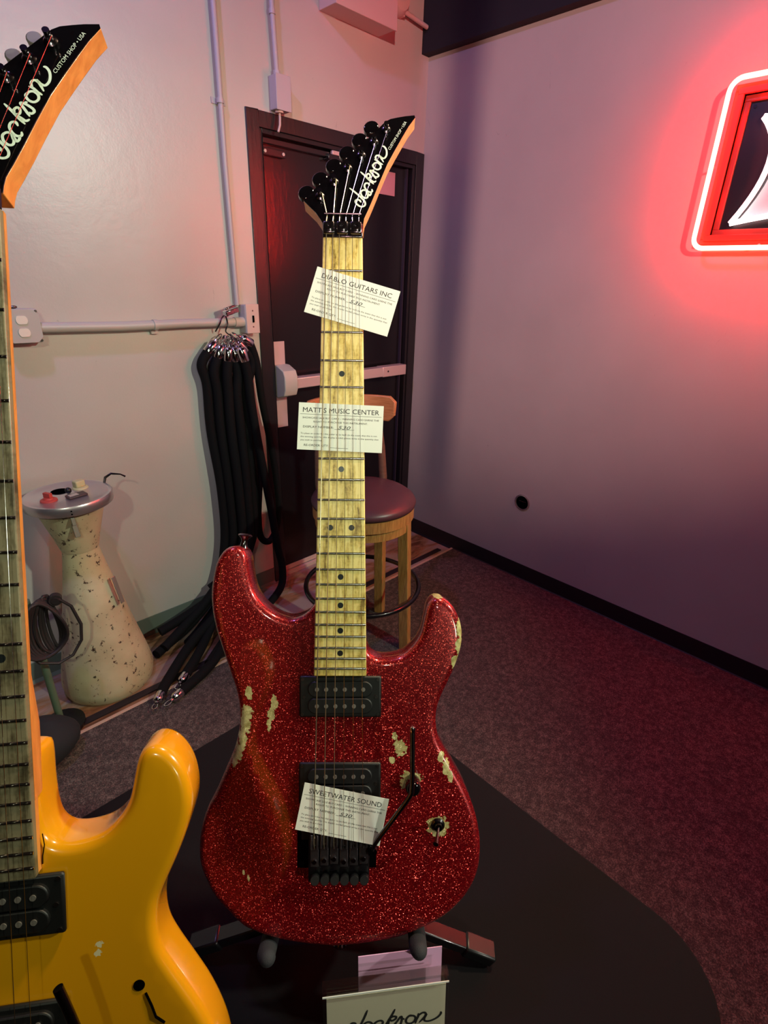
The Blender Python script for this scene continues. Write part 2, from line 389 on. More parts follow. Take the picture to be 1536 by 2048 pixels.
D(MB().cyl((-.262, -.0537, 1.055), (-.262, -.056, 1.055), .005), 'push_bar_screw', M['dark_chrome'])
D(MB().bb((-.62, .0, 1.99), (-.40, .034, 2.012)).bb((-.945, .015, 2.0), (-.5, .034, 2.022)), 'door_closer', M['black_metal'], bevel=.003)
D(MB().bb((-.60, -.004, 2.010), (-.53, .012, 2.026)), 'closer_arm_joint', M['steel_plate'], bevel=.002)
D(MB().bb((-.945, .012, 1.962), (-.838, .03, 1.985)), 'hinge_bracket', M['black_metal'], bevel=.001)
for x in (-.938, -.85): D(MB().cyl((x, .012, 1.974), (x, .009, 1.974), .006), 'bracket_screw', M['beige_paint'])
D(MB().bb((-.29, .031, 1.90), (-.17, .0335, 2.0)), 'paper_notice', M['pink_sticker'])
D(MB().bb((-.098, .02, .02), (-.088, .034, 2.03)), 'weather_strip', mat('weather_strip', (60, 50, 66), .4, .3))

# ------------------------------------------------------------------ wall services
c1 = thing('vertical_conduit', (-1.134, -.018, 1.41), 'thin painted metal conduit rising from the wall switch box left of the door', 'conduit')
def ch(mb, o, name, m, **k): return mb.build(name, m, o, off=o.matrix_world.translation, **k)
pp = [(-1.134, -.016, 1.40), (-1.138, -.016, 1.9), (-1.134, -.016, 2.3), (-1.132, -.016, 3.28)]
ch(MB().tube(pp, .0095, 12), c1, 'pipe', M['lav_paint'], smooth=True)
ch(MB().tube([(x, y, z) for x, y, z in [(-1.137,-.016,2.085),(-1.137,-.016,2.10)]], .013, 12).bb((-1.165, -.004, 2.083), (-1.109, 0, 2.102)), c1, 'clip', M['lav_paint'], smooth=True)
c2 = thing('horizontal_conduit', (-1.5, -.025, 1.335), 'horizontal painted conduit between the outlet box and the wall switch', 'conduit')
ch(MB().tube([(-1.885, -.026, 1.338), (-1.6, -.026, 1.333), (-1.35, -.026, 1.336), (-1.125, -.026, 1.334)], .0165, 14), c2, 'pipe', M['grey_paint'], smooth=True)
ch(MB().tube([(-1.50, -.026, 1.334), (-1.485, -.026, 1.334)], .0195, 14).bb((-1.505, -.012, 1.300), (-1.48, 0, 1.325)), c2, 'clip', M['grey_paint'], smooth=True)
ch(MB().tube([(-1.16, -.026, 1.334), (-1.118, -.026, 1.334)], .020, 14), c2, 'coupling', M['grey_paint'], smooth=True)
c3 = thing('door_conduit', (-.9, -.018, 2.2), 'thin painted conduit dropping into the small junction box over the door', 'conduit')
ch(MB().tube([(-.885, -.018, 2.21), (-.895, -.018, 2.42), (-.897, -.018, 3.28)], .0095, 12), c3, 'pipe', M['lav_paint'], smooth=True)
ch(MB().tube([(-.886, -.018, 2.205), (-.886, -.018, 2.235)], .014, 12), c3, 'connector', M['lav_paint'], smooth=True)
ch(MB().tube([(-.895,-.018,2.40),(-.895,-.018,2.415)], .012, 12), c3, 'coupling', M['lav_paint'], smooth=True)
j = thing('junction_box', (-.876, -.02, 2.16), 'narrow painted junction box above the top left of the black door', 'junction box')
ch(MB().bb((-.912, -.045, 2.108), (-.845, 0, 2.218)), j, 'box', M['lav_paint'], bevel=.003)
ch(MB().bb((-.913, -.05, 2.106), (-.844, -.045, 2.220)), j, 'cover', M['lav_paint'], bevel=.0015)
ch(MB().tube([(-.888, -.028, 2.108), (-.888, -.03, 2.085), (-.893, -.035, 2.06), (-.903, -.036, 2.035)], .0045, 8).cyl((-.888, -.028, 2.108), (-.888, -.028, 2.100), .016), j, 'loose_wire', M['beige_paint'], smooth=True)
s = thing('light_switch', (-1.088, -.02, 1.345), 'painted light switch box with black toggle slot beside the door frame', 'switch')
ch(MB().bb((-1.118, -.048, 1.288), (-1.060, 0, 1.402)), s, 'box', M['lav_paint'], bevel=.004)
ch(MB().bb((-1.116, -.053, 1.288), (-1.054, -.048, 1.405)), s, 'face_plate', M['beige_paint'], bevel=.003)
ch(MB().bb((-1.088, -.058, 1.333), (-1.081, -.053, 1.360)), s, 'toggle', M['void'])
for z in (1.315, 1.379): ch(MB().cyl((-1.085, -.053, z), (-1.085, -.0545, z), .003, 10), s, 'screw', M['screw'])
o = thing('outlet_box', (-1.925, -.03, 1.34), 'square metal electrical box with two white receptacles at the left edge', 'outlet')
R5 = Matrix.Rotation(math.radians(-3), 3, 'Y')
ch(MB().box((-1.925, -.022, 1.345), (.102, .044, .104)), o, 'box', M['grey_paint'], bevel=.005)
cpoly = [(-.050, -.034), (-.034, -.050), (.034, -.050), (.050, -.034), (.050, .034), (.034, .050), (-.034, .050), (-.050, .034)]
ch(MB().prism(cpoly, 0, .006, lambda x, z, y: (-1.925+x*1.02, -.044-y, 1.345+z*1.02)), o, 'cover', M['grey_paint'], bevel=.001)
for dz in (.019, -.019):
    rc = ch(MB().prism([(.0165*math.cos(a), max(-.0125, min(.0125, .0165*math.sin(a)))) for a in [2*math.pi*k/24 for k in range(24)]], 0, .003, lambda x, z, y: (-1.925+x, -.050-y, 1.345+dz+z)), o, 'receptacle', M['white_plastic'])
    ch(MB().bb((-1.932, -.0536, 1.345+dz+.000), (-1.930, -.052, 1.345+dz+.009)).bb((-1.920, -.0536, 1.345+dz+.000), (-1.918, -.052, 1.345+dz+.009)).cyl((-1.925, -.0536, 1.345+dz-.006), (-1.925, -.052, 1.345+dz-.006), .0025, 10), rc, 'slots', M['void']).parent = o
for (x, z) in ((-.045, -.045), (.045, -.045), (.045, .045)):
    ch(MB().cyl((-1.925+x, -.044, 1.345+z), (-1.925+x, -.047, 1.345+z), .004, 10), o, 'screw', M['screw'])
ch(MB().ball((-1.96, -.02, 1.402), .016, 12, (1.6, .8, .7)).ball((-1.935, -.03, 1.402), .008, 12, (1.4, .8, .6)), o, 'cable_clamp', M['screw'], smooth=True)
# cabinet at the top
k = thing('wall_cabinet', (-.45, -.06, 2.6), 'pale painted metal cabinet fixed high on the wall above the door', 'cabinet')
ch(MB().bb((-.66, -.105, 2.478), (-.335, 0, 2.85)), k, 'body', M['beige_paint'], bevel=.002)
ch(MB().bb((-.664, -.112, 2.474), (-.331, -.105, 2.854)), k, 'door', M['beige_paint'], bevel=.002)
h = thing('alarm_sounder', (-.19, -.05, 2.62), 'round pale fitting on the wall beside the high cabinet', 'fixture')
ch(MB().lathe([(.06, 0), (.058, .03), (.045, .045), (.0, .05)], (-.235, -.0, 2.63), (0, -1, 0), 28), h, 'dome', M['beige_paint'], smooth=True)
ch(MB().bb((-.30, -.03, 2.575), (-.20, 0, 2.60)), h, 'bracket', M['beige_paint'], bevel=.002)
tag(MB().tube([(-.30, -.03, 2.60), (-.16, -.03, 2.588), (-.055, -.03, 2.578)], .009, 12).build('pipe', M['beige_paint'], smooth=True), 'short pale pipe running into the black beam at the corner', 'pipe')
# hole on right wall
p = thing('wall_port', (-.004, -.833, .452), 'round dark port with a metal ring low in the right wall', 'wall port')
ch(MB().lathe([(.0405, 0), (.044, .002), (.044, .006), (.0375, .008), (.036, .002), (.036, 0)], (0, -.833, .452), (-1, 0, 0), 36, cap=False), p, 'ring', M['silver'], smooth=True)
ch(MB().cyl((0, -.833, .452), (-.0025, -.833, .452), .037, 32), p, 'opening', M['void'])
ch(MB().bb((-.004, -.855, .457), (-.0028, -.812, .460)), p, 'inner_pipe', M['dark_chrome'])

# ------------------------------------------------------------------ neon sign
sg = thing('neon_sign', (-.04, -1.85, 1.88), 'red bordered neon sign with white glowing emblem on the right wall', 'sign')
Y0, Y1, Z0, Z1 = -1.394, -2.35, 1.650, 2.138
def S(mb, name, m, **k): return ch(mb, sg, name, m, **k)
fy0, fy1, fz0, fz1 = Y0-.012, Y1+.012, Z0+.012, Z1-.012
frm = MB()
for (dep0, dep1, inn) in ((0, -.055, .0), (-.055, -.068, .012), (0, -.045, .030)):
    w = .018
    a0, a1, b0, b1 = fy0-inn, fy1+inn, fz0+inn, fz1-inn
    frm.bb((dep1, a1, b0), (dep0, a0, b0+w)).bb((dep1, a1, b1-w), (dep0, a0, b1)).bb((dep1, a0-w, b0+w), (dep0, a0, b1-w)).bb((dep1, a1, b0+w), (dep0, a1+w, b1-w))
S(frm, 'frame', M['sign_frame'], bevel=.0015)
S(MB().bb((-.034, fy1+.03, fz0+.03), (-.030, fy0-.03, fz1-.03)).bb((-.030, fy1+.02, fz0+.02), (-.0, fy0-.02, fz1-.02)), 'panel', M['sign_panel'])
S(MB().cyl((-.034, fy0-.062, fz1-.062), (-.037, fy0-.062, fz1-.062), .005, 12), 'panel_screw', M['chrome'])
# round-cornered red border tube
def rrect(y0, y1, z0, z1, r, x):
    pts = []
    for (cy, cz, a0) in ((y0-r, z1-r, 0), (y1+r, z1-r, 90), (y1+r, z0+r, 180), (y0-r, z0+r, 270)):
        for kk in range(7):
            a = math.radians(a0+15*kk); pts.append((x, cy + r*math.cos(a)*1, cz + r*math.sin(a)))
    return pts
pts = rrect(Y0, Y1, Z0, Z1, .035, -.082)
S(MB().tube(pts, .0078, 12, closed=True), 'border_tube', M['neon_red'], smooth=True)
for (yy, zz) in ((Y0-.2, Z0), (Y0-.2, Z1), (Y0, 1.9), (Y0-.6, Z0), (Y0-.6, Z1)):
    S(MB().cyl((-.05, yy, zz + (.012 if zz == Z0 else -.012 if zz == Z1 else 0)), (-.078, yy, zz), .004, 10), 'tube_support', M['acrylic_edge'])
# four pointed concave star, left points as in the picture
sy, sz = -1.86, 1.885
def starpts(sc, x, n=10):
    P = [(-.0+.352, .142), (.37, -.158), (-.37, -.158), (-.352, .142)]
    out = []
    for a, b, q in ((P[0], P[1], (.245, .03)), (P[1], P[2], (0, -.085)), (P[2], P[3], (-.245, .03)), (P[3], P[0], (0, .085))):
        for u in range(n):
            tt = u/n
            out.append((x, sy + sc*((1-tt)**2*a[0]+2*tt*(1-tt)*q[0]+tt*tt*b[0]), sz + sc*((1-tt)**2*a[1]+2*tt*(1-tt)*q[1]+tt*tt*b[1])))
    return out
sp = starpts(1, 0)
S(MB().prism([(p_[1], p_[2]) for p_ in starpts(.96, 0)], .0345, .036, lambda y, z, x: (-x, y, z)), 'emblem_print', M['sign_print'])
S(MB().tube(starpts(1.0, -.036), .004, 6, closed=True), 'emblem_outline', M['sign_print_red'], smooth=True)
q1 = starpts(1., -.058, 14); n4 = 14
for i0 in (0, 1, 2, 3):
    seg = q1[i0*n4:(i0+1)*n4] + [q1[((i0+1)*n4) % len(q1)]]
    S(MB().tube(seg, .0085, 12), 'emblem_tube', M['neon_white'], smooth=True)

# ------------------------------------------------------------------ bar stool
SX, SY = -1.0, -.667
st = thing('bar_stool', (SX, SY, 0), 'oak bar stool with round maroon vinyl seat and wooden backrest by the door', 'stool')
def T(mb, name, m, **k): return mb.build(name, m, st, off=Vector((SX, SY, 0)), **k)
def pol(a, r, z): return (SX + r*math.cos(math.radians(a)), SY + r*math.sin(math.radians(a)), z)
prof = [(.0, .742), (.08, .741), (.14, .735), (.185, .722), (.208, .706), (.215, .692), (.212, .680), (.20, .676), (0, .676)]
T(MB().lathe([(r, h) for r, h in prof], (SX, SY, 0), (0,0,1), 56, cap=False), 'seat', M['vinyl'], smooth=60)
T(MB().lathe([(.18, .676), (.209, .676), (.209, .630), (.18, .630)], (SX, SY, 0), (0,0,1), 56, cap=False).lathe([(.17, .628), (.2, .628), (.2, .590), (.17, .590)], (SX, SY, 0), (0,0,1), 56, cap=False), 'seat_rim', M['oak'], smooth=True)
T(MB().cyl((SX, SY, .63), (SX, SY, .675), .18, 40), 'seat_board', M['oak'])
angs = [-67, 23, 113, 203]
for a in angs:
    p0 = Vector(pol(a, .212, .007)); p1 = Vector(pol(a, .180, .66)); R = Matrix.Rotation(math.radians(a), 3, 'Z')
    mb = MB(); w = .021
    vs = [p0 + R @ Vector((sx*w, sy_*w, 0)) for sx, sy_ in ((-1,-1),(1,-1),(1,1),(-1,1))] + [p1 + R @ Vector((sx*w*1.05, sy_*w*1.05, 0)) for sx, sy_ in ((-1,-1),(1,-1),(1,1),(-1,1))]
    mb.add(vs, [(3,2,1,0),(4,5,6,7),(0,1,5,4),(1,2,6,5),(2,3,7,6),(3,0,4,7)])
    T(mb, 'leg', M['oak'], bevel=.003)
T(MB().tube([pol(a*6, .247, .285) for a in range(60)], .0105, 10, closed=True), 'foot_ring', M['black_metal'], smooth=True)
for a in (23, 113):
    T(MB().tube([pol(a, .19, .60), pol(a, .205, .72), pol(a+ (4 if a == 23 else -4), .215, .85), pol(a+(10 if a == 23 else -10), .22, 1.0)], [.016, .018, .016, .013], 12), 'back_post', wood('shaded_post_wood', (120, 84, 66), (96, 64, 52)), smooth=True)  # posts coloured darker to paint in their unlit faces
bp = []
for i in range(17):
    u = i/16; a = 14 + u*(122-14)
    bp.append(a)
mb = MB(); vs = []; zz = []
for i, a in enumerate(bp):
    u = abs(i/16-.5)*2; top = 1.07 - .022*max(0, (u-.86)/.14)**2; bot = .965 + .028*max(0, (u-.86)/.14)**2
    rr = .222
    for (r_, z_) in ((rr, bot), (rr+.018, bot), (rr+.026, top), (rr+.008, top)): vs.append(pol(a, r_, z_))
fs = []
for i in range(16):
    for q in range(4): fs.append((i*4+q, i*4+(q+1)%4, (i+1)*4+(q+1)%4, (i+1)*4+q))
fs += [(3,2,1,0), (64,65,66,67)]
mb.add(vs, fs); T(mb, 'backrest', M['back_wood'], bevel=.005, segs=3)

# ------------------------------------------------------------------ cone ash stand
CX, CY = -1.938, -.182
cn = thing('hourglass_stand', (CX, CY, 0), 'chipped cream hourglass-shaped metal stand with aluminium lid by the wall', 'stand')
def K(mb, name, m, **k): return mb.build(name, m, cn, off=Vector((CX, CY, 0)), **k)
K(MB().lathe([(.150, 0), (.160, .012), (.166, .05), (.158, .10), (.128, .24), (.096, .40), (.072, .52), (.058, .605), (.056, .622)], (CX, CY, 0), n=64), 'lower_cone', M['enamel'], smooth=True)
K(MB().lathe([(.061, .606), (.063, .612), (.072, .65), (.098, .74), (.113, .784)], (CX, CY, 0), n=64), 'upper_bowl', M['enamel'], smooth=True)
K(MB().lathe([(.120, .778), (.134, .778), (.1375, .781), (.138, .806), (.135, .812), (.124, .812), (.118, .808), (.0, .806)], (CX, CY, 0), n=64, cap=False), 'lid', M['silver'], smooth=50)
def pc(x, y): return (CX+x, CY+y)
K(MB().lathe([(.026, 0), (.026, .004), (.017, .007), (.014, .012), (0, .012)], (*pc(-.062, -.015), .807), n=20, cap=False).box((CX-.062, CY-.015, .826), (.012, .028, .018), Matrix.Rotation(.5, 3, 'Z')), 'red_knob', M['red_plastic'], smooth=True, bevel=.001)['label'] = 'red twist knob'
K(MB().lathe([(.027, 0), (.027, .004), (.02, .006), (0, .006)], (*pc(.052, .045), .807), n=24, cap=False).box((CX+.05, CY+.045, .824), (.034, .026, .024), Matrix.Rotation(.3, 3, 'Z')), 'cream_knob', M['cream'], smooth=True, bevel=.004)['label'] = 'cream square knob'
K(MB().cyl((*pc(-.012, .05), .8065), (*pc(-.012, .05), .8085), .028, 24), 'ash_hole', M['void'])
K(MB().ball((*pc(.006, .012), .818), .011, 14), 'black_knob', M['black_plastic'], smooth=True)
K(MB().box((CX+.018, CY-.032, .811), (.062, .036, .008), Matrix.Rotation(.15, 3, 'Z')), 'buckle', mat('brown_buckle', (70, 56, 54), .5), bevel=.003)
K(MB().box((CX+.008, CY-.034, .8155), (.030, .020, .001), Matrix.Rotation(.15, 3, 'Z')), 'buckle_label', M['silver'])
K(MB().tube([(CX+.125, CY+.03, .80), (CX+.135, CY+.03, .83), (CX+.155, CY+.025, .842), (CX+.185, CY+.02, .834), (CX+.20, CY+.02, .822)], [.004, .005, .004, .0025, .0035], 8), 'hook_wire', M['dark_chrome'], smooth=True)
K(MB().box((CX-.022, CY-.100, .715), (.016, .005, .048), Matrix.Rotation(-.32, 3, 'X')).box((CX-.026, CY-.112, .755), (.012, .004, .03), Matrix.Rotation(-.32, 3, 'X')), 'latch', mat('dull_latch', (110, 104, 92), .4, .3), bevel=.001)
K(MB().box((CX+.068, CY-.096, .44), (.018, .004, .11), Matrix.Rotation(.62, 3, 'Z') @ Matrix.Rotation(-.17, 3, 'X')), 'chrome_badge', mat('badge', (150, 140, 130), .35, .4), bevel=.0015)
for z in (.788, .799): K(MB().cyl((CX-.03, CY-.1315, z), (CX-.03, CY-.136, z), .0025, 8), 'lid_rivet', M['void'])

# ------------------------------------------------------------------ pipe stand with coiled cable, bag
ps = thing('pipe_stand', (-2.155, -.33, 0), 'dim green painted pipe stand left of the hourglass stand', 'stand')
ch(MB().tube([(-2.155, -.33, .012), (-2.155, -.33, .545)], .012, 14), ps, 'post', M['green_pipe'], smooth=True)
ch(MB().cyl((-2.155, -.33, 0.007), (-2.155, -.33, .02), .075, 28), ps, 'base', M['black_metal'])
ch(MB().tube([(-2.26, -.31, .478), (-2.155, -.32, .505), (-2.09, -.34, .528), (-2.075, -.36, .535)], .012, 12), ps, 'arm', M['green_pipe'], smooth=True)
ch(MB().cyl((-2.078, -.355, .535), (-2.083, -.375, .535), .019, 24).cyl((-2.083, -.375, .535), (-2.085, -.379, .535), .012, 24), ps, 'end_knob', M['cable'], smooth=True)
mb = MB()
for i in range(12):
    random.seed(i+3); ww = .012 + .0042*i; hh = .10+.010*random.random(); cx = -2.10 - .004*i + random.uniform(-.004, .004)
    yy = -.345 - .003*i
    pts = []
    for q in range(28):
        a = 2*math.pi*q/28; sx_ = math.sin(a)*ww*(1.15 - .35*math.cos(a)); pts.append((cx + sx_, yy + .006*math.sin(3*a), .435 + hh*math.cos(a) + .01))
    mb.tube(pts, .0052, 8, closed=True)
mb.tube([(-2.075, -.375, .54), (-2.045, -.38, .50), (-2.03, -.38, .42), (-2.04, -.38, .36), (-2.075, -.38, .315), (-2.12, -.38, .305), (-2.17, -.375, .33), (-2.20, -.36, .39)], .0052, 8)
tag(mb.build('coiled_cable', M['cable'], smooth=True), 'grey brown cable coiled on the arm of the green pipe stand', 'cable')
mb = MB(); mb.ball((0, 0, 0), 1, 28); 
for v_ in mb.v:
    random.seed(int((v_.x+2)*50)+int((v_.y+2)*900)); v_.x *= .13; v_.y *= .10; v_.z = max(v_.z*.075, -.07)*(1+.12*math.sin(v_.x*40)+.1*math.sin(v_.y*55+v_.x*30)); v_ += Vector((-2.25, -.45, .083))
tag(mb.build('equipment_bag', M['bag'], smooth=60), 'slumped dark canvas bag on the floor at the left edge', 'bag')

# ------------------------------------------------------------------ velvet ropes
def cr(pts, n=8):
    P = [Vector(p) for p in pts]; Q = []
    for i in range(len(P)-1):
        p0 = P[max(i-1,0)]; p1 = P[i]; p2 = P[i+1]; p3 = P[min(i+2, len(P)-1)]
        for k_ in range(n):
            u = k_/n; Q.append(.5*((2*p1)+(-p0+p2)*u+(2*p0-5*p1+4*p2-p3)*u*u+(-p0+3*p1-3*p2+p3)*u**3))
    Q.append(P[-1]); return Q
def endcap(mb, p, d, L=.052, r=.0185):
    d = Vector(d).normalized(); mb.lathe([(r*.95, 0), (r, .002), (r, L*.8), (r*.75, L*.95), (r*.4, L), (r*.4, L+.008)], p, d, 20)
def hook(mb, p, d, side):
    d = Vector(d).normalized(); s_ = Vector(side).normalized()
    pts = [Vector(p) + d*(.002+.016*(1-math.cos(a))) + s_*(.009*math.sin(a)) for a in [2*math.pi*q/14 for q in range(14)]]
    mb.tube(pts, .0022, 6, closed=True)
HX, HZ = -1.215, 1.318
def rope_top(ang, y, r=.118):
    a = math.radians(ang); d = Vector((math.sin(a), 0, -math.cos(a))); return Vector((HX, y, HZ-.008)) + d*r, d
spec = [
 (-44, -.040, [(-1.318,-.04,1.09),(-1.322,-.04,.90),(-1.308,-.05,.62),(-1.322,-.055,.36),(-1.40,-.075,.15),(-1.55,-.12,.055),(-1.70,-.17,.03),(-1.755,-.195,.027)], 0, 'outermost on the left side'),
 (-27, -.062, [(-1.284,-.06,1.06),(-1.286,-.06,.90),(-1.28,-.07,.62),(-1.288,-.075,.36),(-1.36,-.11,.16),(-1.50,-.20,.055),(-1.62,-.31,.030),(-1.72,-.395,.027)], 1, 'ending in the upper cap on the carpet edge'),
 (-11, -.088, [(-1.248,-.085,1.05),(-1.25,-.085,.90),(-1.245,-.095,.62),(-1.252,-.10,.36),(-1.32,-.15,.16),(-1.45,-.27,.055),(-1.60,-.40,.030),(-1.775,-.475,.027)], 1, 'ending in the nearest hook on the carpet'),
 (4, -.095, [(-1.213,-.095,1.05),(-1.21,-.095,.90),(-1.208,-.10,.62),(-1.217,-.10,.36),(-1.30,-.12,.19),(-1.45,-.17,.085),(-1.62,-.25,.050),(-1.78,-.375,.030),(-1.835,-.43,.027)], 1, 'ending in front of the cream stand'),
 (22, -.078, [(-1.172,-.075,1.05),(-1.168,-.075,.90),(-1.172,-.08,.62),(-1.18,-.085,.40),(-1.25,-.09,.25),(-1.38,-.095,.15),(-1.55,-.11,.10),(-1.70,-.12,.075)], 0, 'lying topmost as it sags to the floor'),
 (42, -.050, [(-1.132,-.05,1.07),(-1.13,-.05,.90),(-1.14,-.055,.62),(-1.148,-.06,.44),(-1.19,-.055,.31),(-1.29,-.06,.21),(-1.42,-.055,.15)], 0, 'second from the right side'),
 (-18, -.046, [(-1.265,-.045,1.05),(-1.262,-.045,.90),(-1.255,-.05,.62),(-1.27,-.06,.38),(-1.35,-.075,.22),(-1.48,-.11,.12),(-1.60,-.15,.075),(-1.72,-.20,.045)], 0, 'running low beside the topmost rope'),
 (13, -.050, [(-1.19,-.045,1.05),(-1.188,-.045,.90),(-1.19,-.05,.62),(-1.20,-.06,.34),(-1.28,-.13,.13),(-1.42,-.24,.03),(-1.54,-.34,.03),(-1.62,-.40,.028)], 0, 'with its floor end lying nearest the carpet trim'),
 (-5, -.050, [(-1.235,-.045,1.05),(-1.232,-.045,.90),(-1.228,-.05,.62),(-1.24,-.06,.36),(-1.34,-.08,.14),(-1.50,-.13,.03),(-1.62,-.21,.025)], 0, 'at the back against the wall'),
]
for (ang, yy, low, cap_end, desc) in spec:
    top, d0 = rope_top(ang, yy)
    th = thing('velvet_rope', (top.x, yy, top.z-.2), 'black velvet rope hanging from the conduit, ' + desc, 'rope', 'velvet ropes hooked on the conduit')
    path = cr([top, top + d0*.05 + Vector((0,0,-.015))] + low)
    ch(MB().tube(path, .0202, 14), th, 'rope', M['velvet'], smooth=True)
    mb = MB(); endcap(mb, top + d0*.006, -d0, .058, .0212); hook(mb, top - d0*.058, -d0, (0,1,0) if int(ang) % 4 else (1,0,0)); ch(mb, th, 'hook_end', M['chrome'], smooth=True)
    if cap_end:
        e = path[-1]; dd = (path[-1]-path[-3]); mb = MB(); endcap(mb, e - dd.normalized()*.006, dd); hook(mb, e + dd.normalized()*.05, dd, (dd.y, -dd.x, 0)); ch(mb, th, 'hook_end', M['chrome'], smooth=True)
# looping rope at the right of the bundle
th = thing('velvet_rope', (-1.06, -.06, .9), 'black velvet barrier rope looping loose at the right of the bundle', 'rope', 'velvet ropes hooked on the conduit')
top, d0 = rope_top(60, -.06)
path = cr([top, (-1.088,-.06,1.17), (-1.072,-.06,1.0), (-1.038,-.055,.80), (-1.015,-.05,.60), (-1.008,-.05,.45), (-1.035,-.055,.34), (-1.085,-.06,.29), (-1.13,-.06,.33), (-1.135,-.06,.45), (-1.11,-.06,.70), (-1.13,-.07,.95), (-1.17,-.08,1.15)])
ch(MB().tube(path, .0165, 12), th, 'rope', M['velvet'], smooth=True)
mb = MB(); endcap(mb, top + d0*.006, -d0, .058, .0212); hook(mb, top - d0*.058, -d0, (0,1,0)); ch(mb, th, 'hook_end', M['chrome'], smooth=True)
th = thing('velvet_rope', (-1.10, -.11, .2), 'black velvet barrier rope trailing lowest behind the red guitar horn', 'rope', 'velvet ropes hooked on the conduit')
top, d0 = rope_top(14, -.128); mb = MB(); endcap(mb, top + d0*.006, -d0, .058, .0212); hook(mb, top - d0*.058, -d0, (0,1,0)); ch(mb, th, 'hook_end', M['chrome'], smooth=True)
path = cr([top, top+d0*.05+Vector((0,0,-.015)), (-1.165,-.125,1.0), (-1.14,-.12,.8), (-1.10,-.12,.5), (-1.075,-.12,.28), (-1.055,-.12,.16), (-1.08,-.14,.06), (-1.2,-.2,.03), (-1.34,-.26,.027)])
ch(MB().tube(path, .0185, 12), th, 'rope', M['velvet'], smooth=True)
tag(MB().tube(cr([(-1.245,-.02,1.30), (-1.24,-.05,1.33), (-1.225,-.048,1.355), (-1.20,-.03,1.36), (-1.205,-.052,1.33), (-1.215,-.05,1.30), (-1.19,-.06,1.28), (-1.165,-.06,1.262)]), .0028, 8).build('wire_tie', M['black_plastic'], smooth=True), 'thin black wire tie holding the ropes to the conduit', 'tie')
mb = MB(); mb.box((-1.19, -.06, 1.378), (.062, .03, .020), Matrix.Rotation(-.28, 3, 'Y')).box((-1.20, -.07, 1.395), (.05, .02, .010), Matrix.Rotation(-.28, 3, 'Y'))
tag(mb.build('spring_clamp', M['chrome'], bevel=.004), 'shiny metal clamp sitting on the conduit above the velvet ropes', 'clamp')

# ------------------------------------------------------------------ table
tb = thing('display_table', (-2.65, -1.80, 0), 'long table under a black cloth carrying both guitars', 'table')
def rr2(x0, x1, y0, y1, r, n=8):
    o_ = []
    for cx, cy, a0 in ((x1-r, y1-r, 0), (x0+r, y1-r, 90), (x0+r, y0+r, 180), (x1-r, y0+r, 270)):
        for q in range(n+1): a = math.radians(a0+90*q/n); o_.append((cx+r*math.cos(a), cy+r*math.sin(a)))
    return o_
ch(MB().prism(rr2(-3.59, -1.772, -2.19, -1.422, .10), .715, .742), tb, 'table_top', mat('table_top', (90, 80, 70), .5))
for x in (-3.4, -1.95):
    for y in (-2.08, -1.52): ch(MB().cyl((x, y, .007), (x, y, .715), .016, 14), tb, 'leg', M['black_metal'])
mb = MB(); o1 = rr2(-3.595, -1.767, -2.195, -1.417, .105, 10); n = len(o1)
def nrm(i):
    a_ = Vector(o1[i-1]); b_ = Vector(o1[(i+1)%n]); d = b_-a_; return Vector((d.y, -d.x)).normalized()
# resample perimeter for folds
per = []
for i in range(n):
    a_ = Vector(o1[i]); b_ = Vector(o1[(i+1)%n]); L_ = (b_-a_).length; m_ = max(1, int(L_/.025))
    for q in range(m_): per.append(a_.lerp(b_, q/m_))
n = len(per); rings = []
for (dz, am, ins) in ((.745, 0, .006), (.7435, 0, .002), (.740, 0, 0), (.70, .002, -.003), (.55, .012, -.012), (.30, .020, -.02), (.06, .026, -.026)):
    rg = []
    for i in range(n):
        d = per[(i+1)%n]-per[i-1]; nn = Vector((d.y, -d.x)).normalized()
        w = am*math.sin(i*.9) + am*.5*math.sin(i*.37+1)
        p_ = per[i] + nn*(w - ins); rg.append((p_.x, p_.y, dz))
    rings.append(rg)
mb.v = [Vector(p) for rg in rings for p in rg]
mb.f = [tuple(range(n))] + [(i+r*n, i+(r+1)*n, (i+1)%n+(r+1)*n, (i+1)%n+r*n) for r in range(6) for i in range(n)]
cl = tag(mb.build('tablecloth', M['cloth'], smooth=60), 'black cloth draped over the table with rounded corners', 'tablecloth')
TZ = .745

# ------------------------------------------------------------------ guitars
FR = lambda n: .648*(1-2**(-n/12))
OUT = [(-27,-397),(-31,-401),(-37,-408),(-46,-413),(-56,-415),(-68,-412),(-80,-405),(-91,-394),(-98,-380),(-102,-362),(-104,-348),(-109,-339),(-119,-335.5),(-129,-340),(-137,-352),(-141,-368),(-143,-388),(-141.5,-408),(-137,-428),(-130,-450),(-122,-474),(-115,-495),(-111.5,-515),(-112,-537),(-118,-560),(-128,-583),(-140,-610),(-151,-632),(-157.5,-653),(-160,-674),(-159,-694),(-153,-712),(-142,-727.5),(-124,-741),(-104,-753),(-77,-764),(-45,-771),(-13,-774.5),(0,-775),(29,-772.5),(61,-767),(80,-761),(98,-753),(117,-742),(134,-727),(146,-710),(153,-692),(155.5,-670),(154,-650),(149,-628),(139,-603),(127,-581),(116,-562),(108,-545),(105.5,-527),(107.5,-511),(113,-497),(121,-480),(129,-460),(134,-440),(133,-423),(128,-408),(119,-396),(108,-391),(99.5,-394),(95,-402),(92,-415),(88,-432),(80,-445),(68,-455),(52,-459),(39,-458),(31,-452),(27,-440),(25,-420),(24,-397),(20,-390),(0,-389),(-20,-391)]
